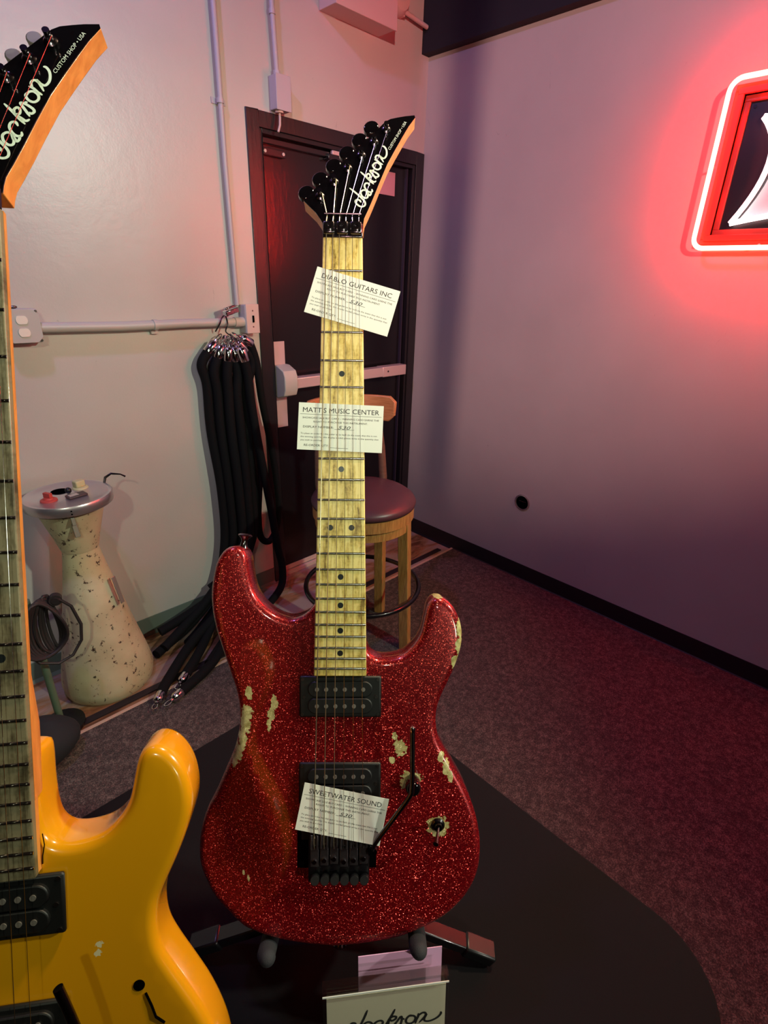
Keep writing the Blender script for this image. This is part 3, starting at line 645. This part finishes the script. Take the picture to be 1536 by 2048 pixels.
def closed_cr(P, step):
    P = [Vector(p) for p in P]; n = len(P); Q = []
    for i in range(n):
        p0, p1, p2, p3 = P[i-1], P[i], P[(i+1)%n], P[(i+2)%n]
        for k_ in range(4):
            u = k_/4; Q.append(.5*((2*p1)+(-p0+p2)*u+(2*p0-5*p1+4*p2-p3)*u*u+(-p0+3*p1-3*p2+p3)*u**3))
    # resample evenly
    L_ = [0]
    for i in range(len(Q)): L_.append(L_[-1] + (Q[(i+1)%len(Q)]-Q[i]).length)
    tot = L_[-1]; m_ = int(tot/step); R_ = []; j_ = 0
    for k_ in range(m_):
        s_ = tot*k_/m_
        while L_[j_+1] < s_: j_ += 1
        R_.append(Q[j_].lerp(Q[(j_+1)%len(Q)], (s_-L_[j_])/(L_[j_+1]-L_[j_])))
    return R_
def pdist(p, poly):
    best = 9e9
    for i in range(len(poly)-1):
        a, b = poly[i], poly[i+1]; ab = b-a; t_ = max(0, min(1, (p-a).dot(ab)/ab.length_squared)); best = min(best, (p-(a+ab*t_)).length)
    return best
def inside(p, poly):
    c = False; n = len(poly)
    for i in range(n):
        a, b = poly[i], poly[i-1]
        if (a[1] > p[1]) != (b[1] > p[1]) and p[0] < (b[0]-a[0])*(p[1]-a[1])/(b[1]-a[1]) + a[0]: c = not c
    return c
BV = [Vector(p) for p in [(-109,-548),(-98,-580),(-86,-612),(-74,-655),(-70.5,-685),(-74,-712),(-88,-735),(-106,-755)]]
BVP = [tuple(p) for p in BV] + [(-120,-800), (-220,-800), (-220,-548)]
def bevel_drop(p):
    if not inside(p, BVP): return 0.
    return min(18., .30*pdist(p, BV))
def body_mesh(ztop=-10., zbot=-50., rad=8.):
    O = closed_cr(OUT, 4.0); n = len(O)
    if sum(O[i].x*O[(i+1)%n].y - O[(i+1)%n].x*O[i].y for i in range(n)) < 0: O = O[::-1]
    N = []
    for i in range(n):
        d = O[(i+1)%n]-O[i-1]; N.append(Vector((-d.y, d.x)).normalized())   # inward for CCW
    mb = MB(); ds = [0, .6, 1.8, 3.6, 5.8, 8.0]
    def ring(d, front):
        rg = []
        for i in range(n):
            p = O[i] + N[i]*d; dr_ = rad - math.sqrt(max(0, rad*rad-(rad-d)**2))
            z = (ztop - dr_ - bevel_drop(p)) if front else (zbot + dr_)
            rg.append(Vector((p.x, p.y, z)))
        return rg
    F = [ring(d, True) for d in ds]; B = [ring(d, False) for d in ds]
    def link(a, b, flip):
        return [((i+a*n), ((i+1)%n+a*n), ((i+1)%n+b*n), (i+b*n)) if not flip else ((i+a*n), (i+b*n), ((i+1)%n+b*n), ((i+1)%n+a*n)) for i in range(n)]
    vs = [v for rg in F for v in rg] + [v for rg in B for v in rg]; fs = []
    for k_ in range(5): fs += link(k_, k_+1, False)
    for k_ in range(5): fs += link(6+k_, 7+k_, True)
    fs += link(6, 0, False)
    for (base, zc, front) in ((5, ztop, True), (11, zbot, False)):
        inner = [Vector((v.x, v.y)) for v in (F[5] if front else B[5])]; ip = [tuple(p) for p in inner]
        pts = list(inner)
        if front:
            gx = -165
            while gx < 165:
                gy = -780
                while gy < -385:
                    p = Vector((gx+.37, gy+.41))
                    if inside(p, ip) and min((p-q_).length for q_ in inner) > 4: pts.append(p)
                    gy += 7
                gx += 7
            # ridge points
            for i in range(len(BV)-1):
                for q in range(6):
                    p = BV[i].lerp(BV[i+1], q/6)
                    if inside(p, ip) and min((p-q_).length for q_ in inner) > 3: pts.append(p)
        r_ = geometry.delaunay_2d_cdt(pts, [], [list(range(n))], 1, 1e-5)
        co = r_[0]; off = len(vs)
        for p in co: vs.append(Vector((p.x, p.y, (zc - bevel_drop(p)) if front else zc)))
        for f_ in r_[2]:
            a = (co[f_[1]]-co[f_[0]]).cross(co[f_[2]]-co[f_[0]])
            f2 = tuple(i+off for i in f_)
            if (a < 0) == front: f2 = f2[::-1]
            fs.append(f2)
    mb.add([v/1000 for v in vs], fs); return mb

LOGO = [
 [(92,1548),(200,1630),(320,1735),(405,1830),(405,1905),(330,1930),(250,1885),(212,1825),(240,1788),(300,1800),(330,1845)],
 [(440,1605),(375,1590),(325,1630),(340,1700),(400,1750),(455,1745),(465,1690),(425,1610)],
 [(425,1590),(475,1670),(505,1700),(530,1670),(535,1620)],
 [(505,1500),(470,1450),(415,1460),(400,1520),(440,1590),(500,1630),(555,1620),(550,1570)],
 [(315,1215),(400,1290),(500,1390),(590,1470)],
 [(455,1345),(440,1290),(475,1255),(512,1280),(512,1335),(470,1352),(540,1395),(595,1425),(640,1400)],
 [(640,1365),(580,1285),(513,1196),(565,1200),(625,1230),(675,1265),(688,1300),(655,1325),(622,1308)],
 [(590,1050),(570,1090),(610,1150),(680,1170),(730,1130),(720,1070),(660,1030),(600,1045),(585,1090)],
 [(560,1180),(600,1180)],
 [(600,965),(660,990),(720,1040),(775,1070)],
 [(650,985),(625,920),(660,880),(720,910),(790,1020)],
 [(690,865),(740,920),(800,940),(845,890),(855,820),(840,750),(800,700),(760,690)],
]
LOGO_O = (690, 225, 10.24)
HB = math.radians(11)
def head_map(u, v, w):   # headstock-plane metres: across, along, outward
    return Vector((u, .012 + v*math.cos(HB) + w*math.sin(HB), -.004 - v*math.sin(HB) + w*math.cos(HB)))
HOUT = [(-22.0,0),(-22.4,6),(-25,11),(-30.4,19.4),(-37.2,26.6),(-44,34.1),(-30,51.3),(-3.9,81.5),(37.7,130.4),(42,135.6),(46.2,140.5),(51.9,144.1),(60,146.3),(68.6,148.3),(79.5,149.8),(80.3,147),(72.5,134.4),(65.3,119.8),(57.6,103.7),(48.5,84),(40.2,60.8),(32.5,38.1),(27.1,23.3),(23.1,13.1),(22.1,6),(22,0)]
POSTS = [(-25.7,38.9),(-10.6,57.3),(4.3,75.5),(19.2,93),(33.4,110.8),(47.0,128.2)]

def guitar(name, Rm, Tm, label, body_mat, board_mat, side_mat, detail, LP):
    """LP maps a logo pixel to headstock-plane metres"""
    off = Vector((0, -.775, -.03))
    root = thing(name, Vector(Tm) + Rm @ off, label, 'guitar', 'display guitars on stands', rot=Rm)
    cl_ = Rm.transposed() @ (CAM_POS - Vector(Tm))
    def par(x, y, z):      # true place of something seen at board-plane x, y when it really sits at height z
        k_ = (cl_.z - z)/cl_.z; return Vector((cl_.x + (x-cl_.x)*k_, cl_.y + (y-cl_.y)*k_, z))
    def G(mb, nm, m, parent=None, **k):
        ob = mb.build(nm, m, parent or root, off=off if parent is None else off, **k); return ob
    # bodies keep guitar coordinates inside their material through a shifted object origin
    def GB(mb, nm, m, **k):
        ob = mb.build(nm, m, root, **k); ob.location = -off; return ob
    GB(body_mesh(), 'body', body_mat, smooth=50)
    # neck: rounded back under the fingerboard
    mb = MB(); secs = []
    for y in [0, -.05, -.15, -.25, -.33, -.37, -.39, -.42]:
        hw = .02145 + (.0283-.02145)*(-y)/.4745; dp = .014 + .004*(-y)/.4 + (.016 if y < -.36 else 0)
        secs.append([Vector((hw*math.cos(a), y, -.0052 + (0 if q in (0, 12) else -dp*math.sin(a)**.8))) for q, a in enumerate([math.pi*q/12 for q in range(13)])])
    n_ = 13; mb.v = [v for s_ in secs for v in s_]
    mb.f = [(i*n_+q, (i+1)*n_+q, (i+1)*n_+q+1, i*n_+q+1) for i in range(len(secs)-1) for q in range(n_-1)] + [(i*n_, i*n_+n_-1, (i+1)*n_+n_-1, (i+1)*n_) for i in range(len(secs)-1)] + [tuple(range(n_))]
    G(mb, 'neck', side_mat, smooth=True)
    mb = MB(); fb = []
    for y in (0.0, -.4745):
        hw = .02145 + (.0283-.02145)*(-y)/.4745; fb.append((hw, y))
    pts = [(-fb[0][0], 0), (fb[0][0], 0), (fb[1][0], -.4745), (-fb[1][0], -.4745)]
    fbo = GB(MB().prism(pts, -.0102 + .0045, 0), 'fretboard', board_mat, bevel=.0012)
    mb = MB(); pts2 = [(-fb[1][0]+.0005, -.385), (fb[1][0]-.002, -.385), (fb[1][0]-.0005, -.4735), (-fb[1][0]+.0005, -.4735)]
    G(MB().prism(pts2, -.0105, -.0057), 'neck_heel', side_mat)
    for i in range(1, 23):
        y = -FR(i); hw = .0212 + (.0283-.02145)*(-y)/.4745
        G(MB().prism([(-.0013, 0), (-.0009, .0007), (0, .001), (.0009, .0007), (.0013, 0)], -hw, hw, lambda a, z, x: (x, y+a, z)), 'fret', M['fret'], smooth=60)
    for i in (3, 5, 7, 9, 12, 15, 17, 19, 21):
        y = -(FR(i)+FR(i-1))/2
        for x in ((0,) if i != 12 else (-.0115, .0115)):
            G(MB().cyl((x, y, -.001), (x, y, .00012), .0031, 20), 'dot_inlay', M['inlay'])
    # headstock
    n_h = [(a/1000, b/1000) for a, b in HOUT]
    G(MB().prism(n_h, -.0155, -.0008, head_map), 'headstock', side_mat, bevel=.0006)
    G(MB().prism(n_h, -.0008, 0, head_map), 'headstock_face', M['black_gloss'])
    mb = MB(); 
    for st_ in LOGO: ribbon(mb, [LP(LOGO_O[0]+x/LOGO_O[2], LOGO_O[1]+y/LOGO_O[2]) for x, y in st_], .0020, head_map, .00015)
    G(mb, 'logo', M['logo'])
    a0 = Vector(LP(LOGO_O[0]+925/LOGO_O[2], LOGO_O[1]+770/LOGO_O[2])); a1 = Vector(LP(LOGO_O[0]+1265/LOGO_O[2], LOGO_O[1]+205/LOGO_O[2])); ex = (a1-a0).normalized(); ey = Vector((-ex.y, ex.x)); Lw = (a1-a0).length
    text_mesh([('CUSTOM SHOP • USA', 0, 0, .0032, 'L', Lw, .25)], 'headstock_lettering', M['logo'], root, lambda x, y, z: head_map(*(a0 + ex*x + ey*y), .00015) - off)
    for (u, v) in POSTS:
        u, v = u/1000, v/1000
        tn = G(MB().lathe([(.0052, 0), (.0052, .0018), (.0036, .003), (.003, .0032), (.0028, .0062), (.0021, .0072), (.0026, .0082), (.0026, .0098), (0, .0098)], head_map(u, v, 0), head_map(0,0,1)-head_map(0,0,0), 18, cap=False), 'tuning_post', M['dark_chrome'], smooth=True)
        dx = Vector((-.766, .643))
        bc = Vector((u, v)) + dx*.0195
        mb = MB(); mb.cyl(head_map(u-.004, v+.003, -.022), head_map(bc.x, bc.y, -.012), .003, 10)
        ax = (head_map(dx.x, dx.y, 0)-head_map(0,0,0)).normalized(); up_ = (head_map(0,0,1)-head_map(0,0,0)).normalized(); sd = ax.cross(up_).normalized()
        c0 = head_map(bc.x, bc.y, -.012); el = []
        for th_ in (-.0032, .0032):
            el.append([c0 + ax*((.0085 if detail else .0065)*math.cos(q*math.pi/10)+.003) + (sd*(.0095 if detail else .006)*math.sin(q*math.pi/10)) + up_*th_ for q in range(20)])
        mb.add(el[0]+el[1], [tuple(range(20))[::-1], tuple(range(20, 40))] + [(i, (i+1)%20, (i+1)%20+20, i+20) for i in range(20)])
        bt = mb.build('tuner_button', M['black_gloss'] if detail else M['pole'], root, off=off, bevel=.0012)
    # locking nut
    G(MB().bb((-.0215, -.0005, -.004), (.0215, .0145, .0012)), 'locking_nut', M['dark_chrome'], bevel=.0008)
    for x in (-.0145, 0, .0145):
        cl2 = G(MB().bb((x-.0062, .0012, .0008), (x+.0062, .0142, .0065)), 'clamp_block', M['dark_chrome'], bevel=.0014)
        G(MB().lathe([(.0038, 0), (.0038, .002), (.0022, .002), (.002, .0008)], (x, .0078, .0064), (0,0,1), 16, cap=False), 'clamp_screw', M['chrome'], smooth=True)
    G(MB().tube([head_map(-.02, .013, .0058), head_map(.02, .013, .0058)], .0011, 8), 'string_retainer', M['dark_chrome'], smooth=True)
    # strings
    gau = [.00062, .00052, .0004, .00028, .00024, .0002]
    for i in range(6):
        xn = -.0175+.007*i; xb = -.02625+.0105*i; u, v = POSTS[i][0]/1000, POSTS[i][1]/1000
        a_ = Vector((xn, .016, .0025)); b_ = head_map(u+.0026, v-.001, .0062)
        G(MB().tube([b_, head_map(xn*.98, .012, .0042), a_, (xn, .001, .0022), (xb, -.648, .0078), (xb, -.658, .002)], gau[i], 8), 'string', M['string_wound'] if i < 3 else M['string_plain'], smooth=True)
    # pickups
    for (yc, nm) in ((-.4985, 'neck_pickup'), (-.5925, 'bridge_pickup')):
        rg = [(-.0445, yc-.0225), (.0445, yc-.0225), (.0445, yc+.0225), (-.0445, yc+.0225)]
        ring_ = MB().prism(rg, -.0095, -.0055)
        pk = G(ring_, nm, M['pickup_black'], bevel=.0022)
        for s_ in (-.009, .009):
            pts = []
            for q in range(24):
                a = 2*math.pi*q/24; pts.append((.0265*(1 if math.cos(a) > 0 else -1) + .0085*math.cos(a), yc+s_+.0085*math.sin(a)))
            bo = G(MB().prism(pts, -.0095, -.0025), 'pickup_coil', M['pickup_black'], bevel=.001)
            for i in range(6):
                x = -.025+.01*i
                G(MB().cyl((x, yc+s_, -.003), (x, yc+s_, -.0019), .0022, 14), 'pole_piece', M['pole'], smooth=True)
        for (x, dy) in ((-.041, .019), (.041, .019), (-.041, -.019), (.041, -.019), (-.039, 0), (.039, 0)):
            G(MB().cyl((x, yc+dy, -.006), (x, yc+dy, -.0049), .0017, 12), 'ring_screw', M['screw'])
    # tremolo
    G(MB().bb((-.046, -.686, -.0102), (.040, -.626, -.0096)), 'tremolo_cavity', M['void'])
    G(MB().bb((-.0335, -.698, -.0075), (.0325, -.632, -.004)).bb((-.041, -.652, -.0085), (-.030, -.640, -.003)).bb((.03, -.652, -.0085), (.041, -.640, -.003)), 'bridge_plate', M['black_metal'], bevel=.0012)
    for i in range(6):
        x = -.02625+.0105*i; yy_ = (-.648, -.6465, -.645, -.648, -.6465, -.645)[i]
        G(MB().bb((x-.0046, yy_-.030, -.004), (x+.0046, yy_-.006, .0015)).bb((x-.0046, yy_-.010, -.002), (x-.0018, yy_+.006, .0048)).bb((x+.0018, yy_-.010, -.002), (x+.0046, yy_+.006, .0048)).bb((x-.0046, yy_-.006, -.003), (x+.0046, yy_+.003, .003)), 'saddle', M['saddle'], bevel=.0008)
        G(MB().cyl((x, yy_+.004, -.002), (x, yy_+.004, .0045), .0018, 10).cyl((x, yy_-.024, .001), (x, yy_-.024, .003), .0024, 12), 'saddle_screw', M['chrome'], smooth=True)
        G(MB().lathe([(.0034, 0), (.0034, .006), (.0047, .0065), (.0049, .0065), (.0049, .0135), (.0044, .0145), (0, .0145)], (x+.001, -.6935, -.0075), (0, .30, .95), 20, cap=False), 'fine_tuner', M['pickup_black'], smooth=True)
    if detail:
        P = [Vector((.036, -.661, .001)), par(.040, -.652, .006), par(.058, -.628, .016), par(.0755, -.604, .022), par(.0782, -.594, .023), par(.0785, -.57, .024), par(.0785, -.532, .025)]
        am = G(MB().tube(cr(P, 6), .0026, 14), 'tremolo_arm', M['dark_chrome'], smooth=True)
        e = P[-1]; G(MB().lathe([(.0028, 0), (.0032, .002), (.0028, .005), (.0015, .006)], e - Vector((0, .002, 0)), (0, 1, .02), 16), 'arm_tip', M['chrome'], smooth=True)
        G(MB().cyl((.036, -.661, -.006), (.036, -.661, .004), .0048, 18).cyl((.033, -.661, -.004), (.041, -.661, -.001), .003, 10), 'arm_socket', M['dark_chrome'], smooth=True)
        kn = par(.0798, -.597, .008); 
        G(MB().lathe([(.0085, -.0095), (.0085, .004), (.008, .0065), (.006, .0085), (0, .009)], (kn.x, kn.y, 0), (0,0,1), 28, cap=False), 'volume_knob', M['black_gloss'], smooth=True)
        G(MB().lathe([(.0075, 0), (.0075, .0012), (.0055, .003), (.0042, .003), (.004, .007), (.0028, .007)], (.1075, -.640, -.0102), (0,0,1), 24, cap=False).cyl((.1075, -.640, -.010), (.1075, -.640, -.004), .004, 14), 'switch_collar', M['dark_chrome'], smooth=True)
        G(MB().tube([(.1075, -.640, -.004), (.1045, -.6445, .008), (.1025, -.6465, .014)], [.0016, .0018, .0030], 12), 'switch_lever', M['dark_chrome'], smooth=True)
    else:
        P = [Vector((.036, -.661, .001)), par(.046, -.655, .008), par(.060, -.640, .018), par(.0600, -.615, .022), par(.050, -.583, .026), par(.0405, -.556, .028)]
        G(MB().tube(cr(P, 6), .0032, 14), 'tremolo_arm', M['dark_chrome'], smooth=True)
        G(MB().cyl((.036, -.661, -.006), (.036, -.661, .004), .0048, 18), 'arm_socket', M['dark_chrome'], smooth=True)
        G(MB().cyl((.0925, -.5715, -.0105), (.0925, -.5715, -.0095), .0042, 20), 'knob_hole', M['void'])
        G(MB().tube([(.097, -.578, -.0098), (.101, -.588, -.0095), (.104, -.597, -.009), (.110, -.603, -.0095)], .0009, 8), 'loose_wire', M['void'])
        G(MB().tube([(.0295, -.4475, -.0094), (.0305, -.456, -.0096), (.0290, -.464, -.0096), (.0288, -.470, -.0096)], .0004, 6), 'neck_joint', M['void'])
        G(MB().lathe([(.0085, -.0095), (.0085, .004), (.006, .0085), (0, .009)], (.110, -.652, 0), (0,0,1), 28, cap=False), 'volume_knob', M['black_gloss'], smooth=True)
    # strap buttons
    G(MB().lathe([(.0055, 0), (.0042, .003), (.0034, .008), (.0045, .011), (.0075, .0135), (.008, .0145), (.006, .016), (0, .0165)], (-.112, -.3385, -.030), (.14, 1, 0), 24, cap=False), 'strap_button', M['dark_chrome'], smooth=True)
    G(MB().lathe([(.0055, 0), (.0042, .003), (.0034, .006), (.0045, .009), (.0075, .0115), (0, .0125)], (0, -.7745, -.030), (0, -1, 0), 24, cap=False), 'strap_button', M['dark_chrome'], smooth=True)
    return root, off
RED_R = Matrix(((0.721846, 0.27486, -0.63513), (-0.691845, 0.309097, -0.652541), (0.016959, 0.910446, 0.413281))); RED_T = Vector((-1.93147, -1.63228, 1.55719))
YEL_R = Matrix(((0.806256, 0.236303, -0.542321), (-0.591511, 0.309329, -0.744601), (-0.008196, 0.921128, 0.389174))); YEL_T = Vector((-2.26183, -1.62143, 1.55525))
def LPf(px, py):
    # the lettering was measured on the red guitar's headstock plane
    d = CAM_ROT @ Vector(((px-768)/1044.1, -(py-1024)/1044.1, -1)); cl = RED_R.transposed() @ (CAM_POS-RED_T); dl = RED_R.transposed() @ d
    nl = Vector((0, math.sin(HB), math.cos(HB))); o_ = Vector((0, .012, -.004)); t_ = (o_-cl).dot(nl)/dl.dot(nl); q = cl + dl*t_
    return (q.x, (q.y-.012)/math.cos(HB))
rg_, OFF = guitar('electric_guitar', RED_R, RED_T, 'sparkling red relic electric guitar with worn chips standing in the centre', M['glitter'], M['maple'], M['maple_side'], True, LPf)
yg_, _ = guitar('electric_guitar', YEL_R, YEL_T, 'glossy yellow electric guitar cut off by the left edge of the photo', M['yellow'], M['maple_shaded'], M['orange_side'], False, LPf)

# ------------------------------------------------------------------ cards on the strings
def card(corners, z, title, label, number='530', sw=1.):
    P = [Vector((a/1000, b/1000)) for a, b in corners]  # TL TR BR BL
    ex = (P[1]-P[0] + P[2]-P[3]); ex.normalize(); ey = Vector((-ex.y, ex.x)); c = sum(P, Vector((0,0)))/4
    w = ((P[1]-P[0]).length + (P[2]-P[3]).length)/2; h_ = ((P[0]-P[3]).length + (P[1]-P[2]).length)/2
    RR = Matrix((( ex.x, ey.x, 0), (ex.y, ey.y, 0), (0, 0, 1)))
    wr = RED_R @ RR; wl = RED_T + RED_R @ Vector((c.x, c.y, z))
    r_ = thing('buy_card', wl, label, 'card', 'buy cards tucked under the red guitar strings', rot=wr)
    MB().box((0, 0, 0), (w, h_, .00035)).build('card_sheet', M['paper'], r_)
    F = lambda x, y, zz: Vector((x, y, .00020+zz))
    L = -w/2
    it = [(title, 0, h_*.30, .0052, 'C', w*sw, 0),
          ('SHOWCASE SALE BUY CARD – WINNING CARD EARNS THE', 0, h_*.165, .0019, 'C', w*.90, 0),
          ('RIGHT TO PURCHASE THIS INSTRUMENT.', 0, h_*.085, .0019, 'C', w*.64, 0),
          ('DISPLAY NUMBER:', L+w*.06, -h_*.03, .0023, 'L', w*.36, 0),
          ('To place an order for this guitar to be built (in the event that this is not', L+w*.035, -h_*.165, .0016, 'L', w*.90, 0),
          ('the winning card for this display model) please write in the quantity that', L+w*.035, -h_*.235, .0016, 'L', w*.92, 0),
          ('you wish to purchase.', L+w*.035, -h_*.305, .0016, 'L', w*.27, 0),
          ('RE-ORDER QTY:', L+w*.08, -h_*.42, .0023, 'L', w*.29, 0)]
    text_mesh(it, 'printed_text', M['ink'], r_, F)
    mb = MB()
    for (x0, x1, y) in ((L+w*.02, -L-w*.02, h_*.255), (L+w*.43, L+w*.66, -h_*.045), (L+w*.39, L+w*.60, -h_*.44)):
        mb.bb((x0, y, .0002), (x1, y+.0003, .00024))
    mb.build('ruled_lines', M['ink'], r_)
    text_mesh([(number, L+w*.47, -h_*.035, .0036, 'L', w*.15, .3)], 'handwritten_number', M['pen'], r_, F)
card([(-27.9,-32.2),(61.3,-58.6),(50.2,-108),(-40,-82.6)], .0013, 'DIABLO GUITARS INC', 'tilted white card reading DIABLO GUITARS INC near the red guitar nut', sw=.84)
card([(-45.8,-179.3),(45.2,-183.3),(43.9,-233.5),(-47.6,-230.5)], .0013, "MATT'S MUSIC CENTER", "white card reading MATT'S MUSIC CENTER halfway down the maple neck", sw=.90)
card([(-36.5,-585.2),(54.6,-603.6),(42,-652.8),(-46.3,-634.8)], .0058, 'SWEETWATER SOUND', 'white card reading SWEETWATER SOUND above the red guitar bridge', sw=.86)

# ------------------------------------------------------------------ guitar stand
gx = RED_R.col[0]; gy = RED_R.col[1]; gz = RED_R.col[2]
def gp(x, y, z): return RED_T + RED_R @ Vector((x, y, z))
hd = Vector((gx.x, gx.y, 0)).normalized(); bk = Vector((-gz.x, -gz.y, 0)).normalized()
base = gp(0, -.79, -.03); bx = Vector((base.x, base.y, TZ))
gs = thing('guitar_stand', bx, 'black folding guitar stand holding the red guitar on the table', 'stand')
def Q(mb, nm, m, **k): return mb.build(nm, m, gs, off=bx, **k)
hub = bx + bk*.05 + Vector((0, 0, .085))
def bar(mb, a, b, w, t_):
    a = Vector(a); b = Vector(b); d = (b-a).normalized(); s_ = d.cross(Vector((0,0,1))).normalized(); u = s_.cross(d).normalized()
    R = Matrix((s_, d, u)).transposed(); return mb.box((a+b)/2, (w, (b-a).length, t_), R)
fR = Vector((-1.978, -1.962, TZ+.012)); fL = Vector((-2.235, -1.705, TZ+.012)); fB = bx + bk*.26 + Vector((0,0,.012))
for fx in (fR, fL):
    Q(bar(MB(), hub, fx, .019, .014), 'leg', M['black_metal'], bevel=.002)
    d = (fx-hub).normalized(); Q(bar(MB(), fx - d*.035, fx + d*.006, .023, .018), 'rubber_foot', M['black_plastic'], bevel=.003)
Q(bar(MB(), hub, fB, .024, .018), 'leg', M['black_metal'], bevel=.002)
Q(bar(MB(), fB - (fB-hub).normalized()*.03, fB, .028, .022), 'rubber_foot', M['rubber'], bevel=.003)
Q(MB().tube([hub, gp(0, -.70, -.075), gp(0, -.50, -.075)], .011, 12), 'upright', M['black_metal'], smooth=True)
Q(MB().tube([gp(-.075, -.52, -.064), gp(.075, -.52, -.064)], .011, 12), 'back_rest', M['rubber'], smooth=True)
for x in (-.078, .086):
    yb = -.7705 if x > 0 else -.7765
    Q(MB().tube([hub, gp(x*.9, -.775, -.078), gp(x, yb, -.060)], .006, 10), 'yoke_arm', M['black_metal'], smooth=True)
    Q(MB().tube([gp(x, yb, -.062), gp(x, yb, -.05), gp(x, yb+.001, -.004), gp(x+(.004 if x < 0 else 0), yb+.009, .009), gp(x+(.005 if x < 0 else 0), yb+.012, .013)], [.007, .0098, .0098, .0085, .004], 18), 'foam_prong', M['rubber'], smooth=60)
# ------------------------------------------------------------------ acrylic sign holder
A = Vector((-2.173, -1.880, .85)); B_ = Vector((-2.068, -1.961, .85)); ex = (B_-A); wd = ex.length; ex.normalize()
nf = Vector((ex.y, -ex.x, 0)).normalized()       # towards the viewer side
if nf.dot(CAM_POS-A) < 0: nf = -nf
lean = math.radians(12); up = (Vector((0,0,1))*math.cos(lean) - nf*math.sin(lean)); fn = ex.cross(up).normalized()
if fn.dot(CAM_POS-A) < 0: fn = -fn
RH = Matrix((ex, up, fn)).transposed(); c0 = (A+B_)/2; hh = (.85-TZ)/math.cos(lean)
foot0 = c0 - up*hh
ho = thing('sign_holder', foot0, 'clear acrylic sign holder with a cream card on the table front', 'sign holder', rot=RH)
def Hh(mb, nm, m, **k): return mb.build(nm, m, ho, **k)
Hh(MB().bb((-wd/2, .002, -.003), (wd/2, hh-.012, -.0015)), 'back_panel', M['acrylic'])
Hh(MB().bb((-wd/2, .002, .0022), (wd/2, hh-.012, .0036)), 'front_panel', M['acrylic'])
Hh(MB().bb((-wd/2, hh-.014, -.006), (wd/2, hh, -.0045)).bb((-wd/2, hh-.014, .003), (wd/2, hh-.0125, -.006)).bb((-wd/2, hh-.0015, -.006), (wd/2, hh, .0045)), 'top_lip', M['acrylic'])
Hh(MB().bb((-wd/2, hh-.0085, .0044), (wd/2, hh-.0068, .0052)), 'lip_edge', M['acrylic_edge'])
Hh(MB().bb((-wd/2, 0, -.05), (wd/2, .002, .02)), 'foot', M['acrylic'])
ins = Hh(MB().bb((-wd/2+.004, .004, -.0008), (wd/2-.002, hh-.016, .0004)), 'card_insert', mat('cream_card', (226, 216, 192), .5))
mb = MB()
pl = [(LPf(LOGO_O[0]+x/LOGO_O[2], LOGO_O[1]+y/LOGO_O[2])) for st_ in LOGO for x, y in st_]
a0 = Vector(LPf(LOGO_O[0]+430/LOGO_O[2], LOGO_O[1]+1900/LOGO_O[2])); a1 = Vector(LPf(LOGO_O[0]+850/LOGO_O[2], LOGO_O[1]+1000/LOGO_O[2])); e1 = (a1-a0).normalized(); e2 = Vector((-e1.y, e1.x)); sc_ = .075/(a1-a0).length
def hol(px, py):
    q = Vector(LPf(LOGO_O[0]+px/LOGO_O[2], LOGO_O[1]+py/LOGO_O[2])) - a0
    return (-.036 + q.dot(e1)*sc_, hh-.068 + q.dot(e2)*sc_)
for st_ in LOGO: ribbon(mb, [hol(x, y) for x, y in st_], .0021*sc_, lambda x, y, z: Vector((x, y, z)), .0006)
mb.build('card_logo', M['ink'], ho)
# lilac card standing behind
pc_ = thing('lilac_card', foot0 + nf*-.022 + ex*.0185, 'plain lilac card standing behind the acrylic sign holder', 'card', rot=RH)
MB().bb((-.046, .0, -.0004), (.046, hh+.001, .0004)).build('card_sheet', M['pink_card'], pc_)

# ------------------------------------------------------------------ small pieces become sub-parts of the part that carries them
SUB = {'pickup_coil': ('neck_pickup', 'bridge_pickup'), 'pole_piece': ('neck_pickup', 'bridge_pickup'), 'ring_screw': ('neck_pickup', 'bridge_pickup'),
       'saddle_screw': ('saddle',), 'clamp_screw': ('clamp_block',), 'clamp_block': (), 'tuner_button': ('tuning_post',), 'arm_tip': ('tremolo_arm',), 'switch_lever': ('switch_collar',),
       'rubber_foot': ('leg',), 'push_bar_end': ('push_bar',), 'push_bar_screw': ('push_bar',), 'closer_arm_joint': ('door_closer',), 'bracket_screw': ('hinge_bracket',), 'latch_case': ('lock_plate',),
       'slots': ('receptacle',), 'toggle': ('face_plate',), 'screw': ('face_plate', 'box'), 'buckle_label': ('buckle',), 'lid_rivet': ('lid',), 'panel_screw': ('panel',), 'tube_support': ('border_tube',),
       'foam_prong': ('yoke_arm',), 'card_logo': ('card_insert',), 'lip_edge': ('top_lip',), 'printed_text': ('card_sheet',), 'ruled_lines': ('card_sheet',), 'handwritten_number': ('card_sheet',)}
def base_name(o): return o.name.split('.')[0]
def centre(o):
    v = o.data.vertices; return sum((q.co for q in v), Vector()) / len(v)
for root in [o for o in SC.objects if o.parent is None and o.type == 'EMPTY']:
    kids = [o for o in root.children if o.type == 'MESH']
    cs = {o.name: centre(o) for o in kids}
    for o in kids:
        want = SUB.get(base_name(o), ())
        cand = [k_ for k_ in kids if base_name(k_) in want and k_.location.length < 1e-6 and k_.parent == root]
        if cand and o.location.length < 1e-6:
            best = min(cand, key=lambda k_: (cs[k_.name]-cs[o.name]).length)
            o.parent = best
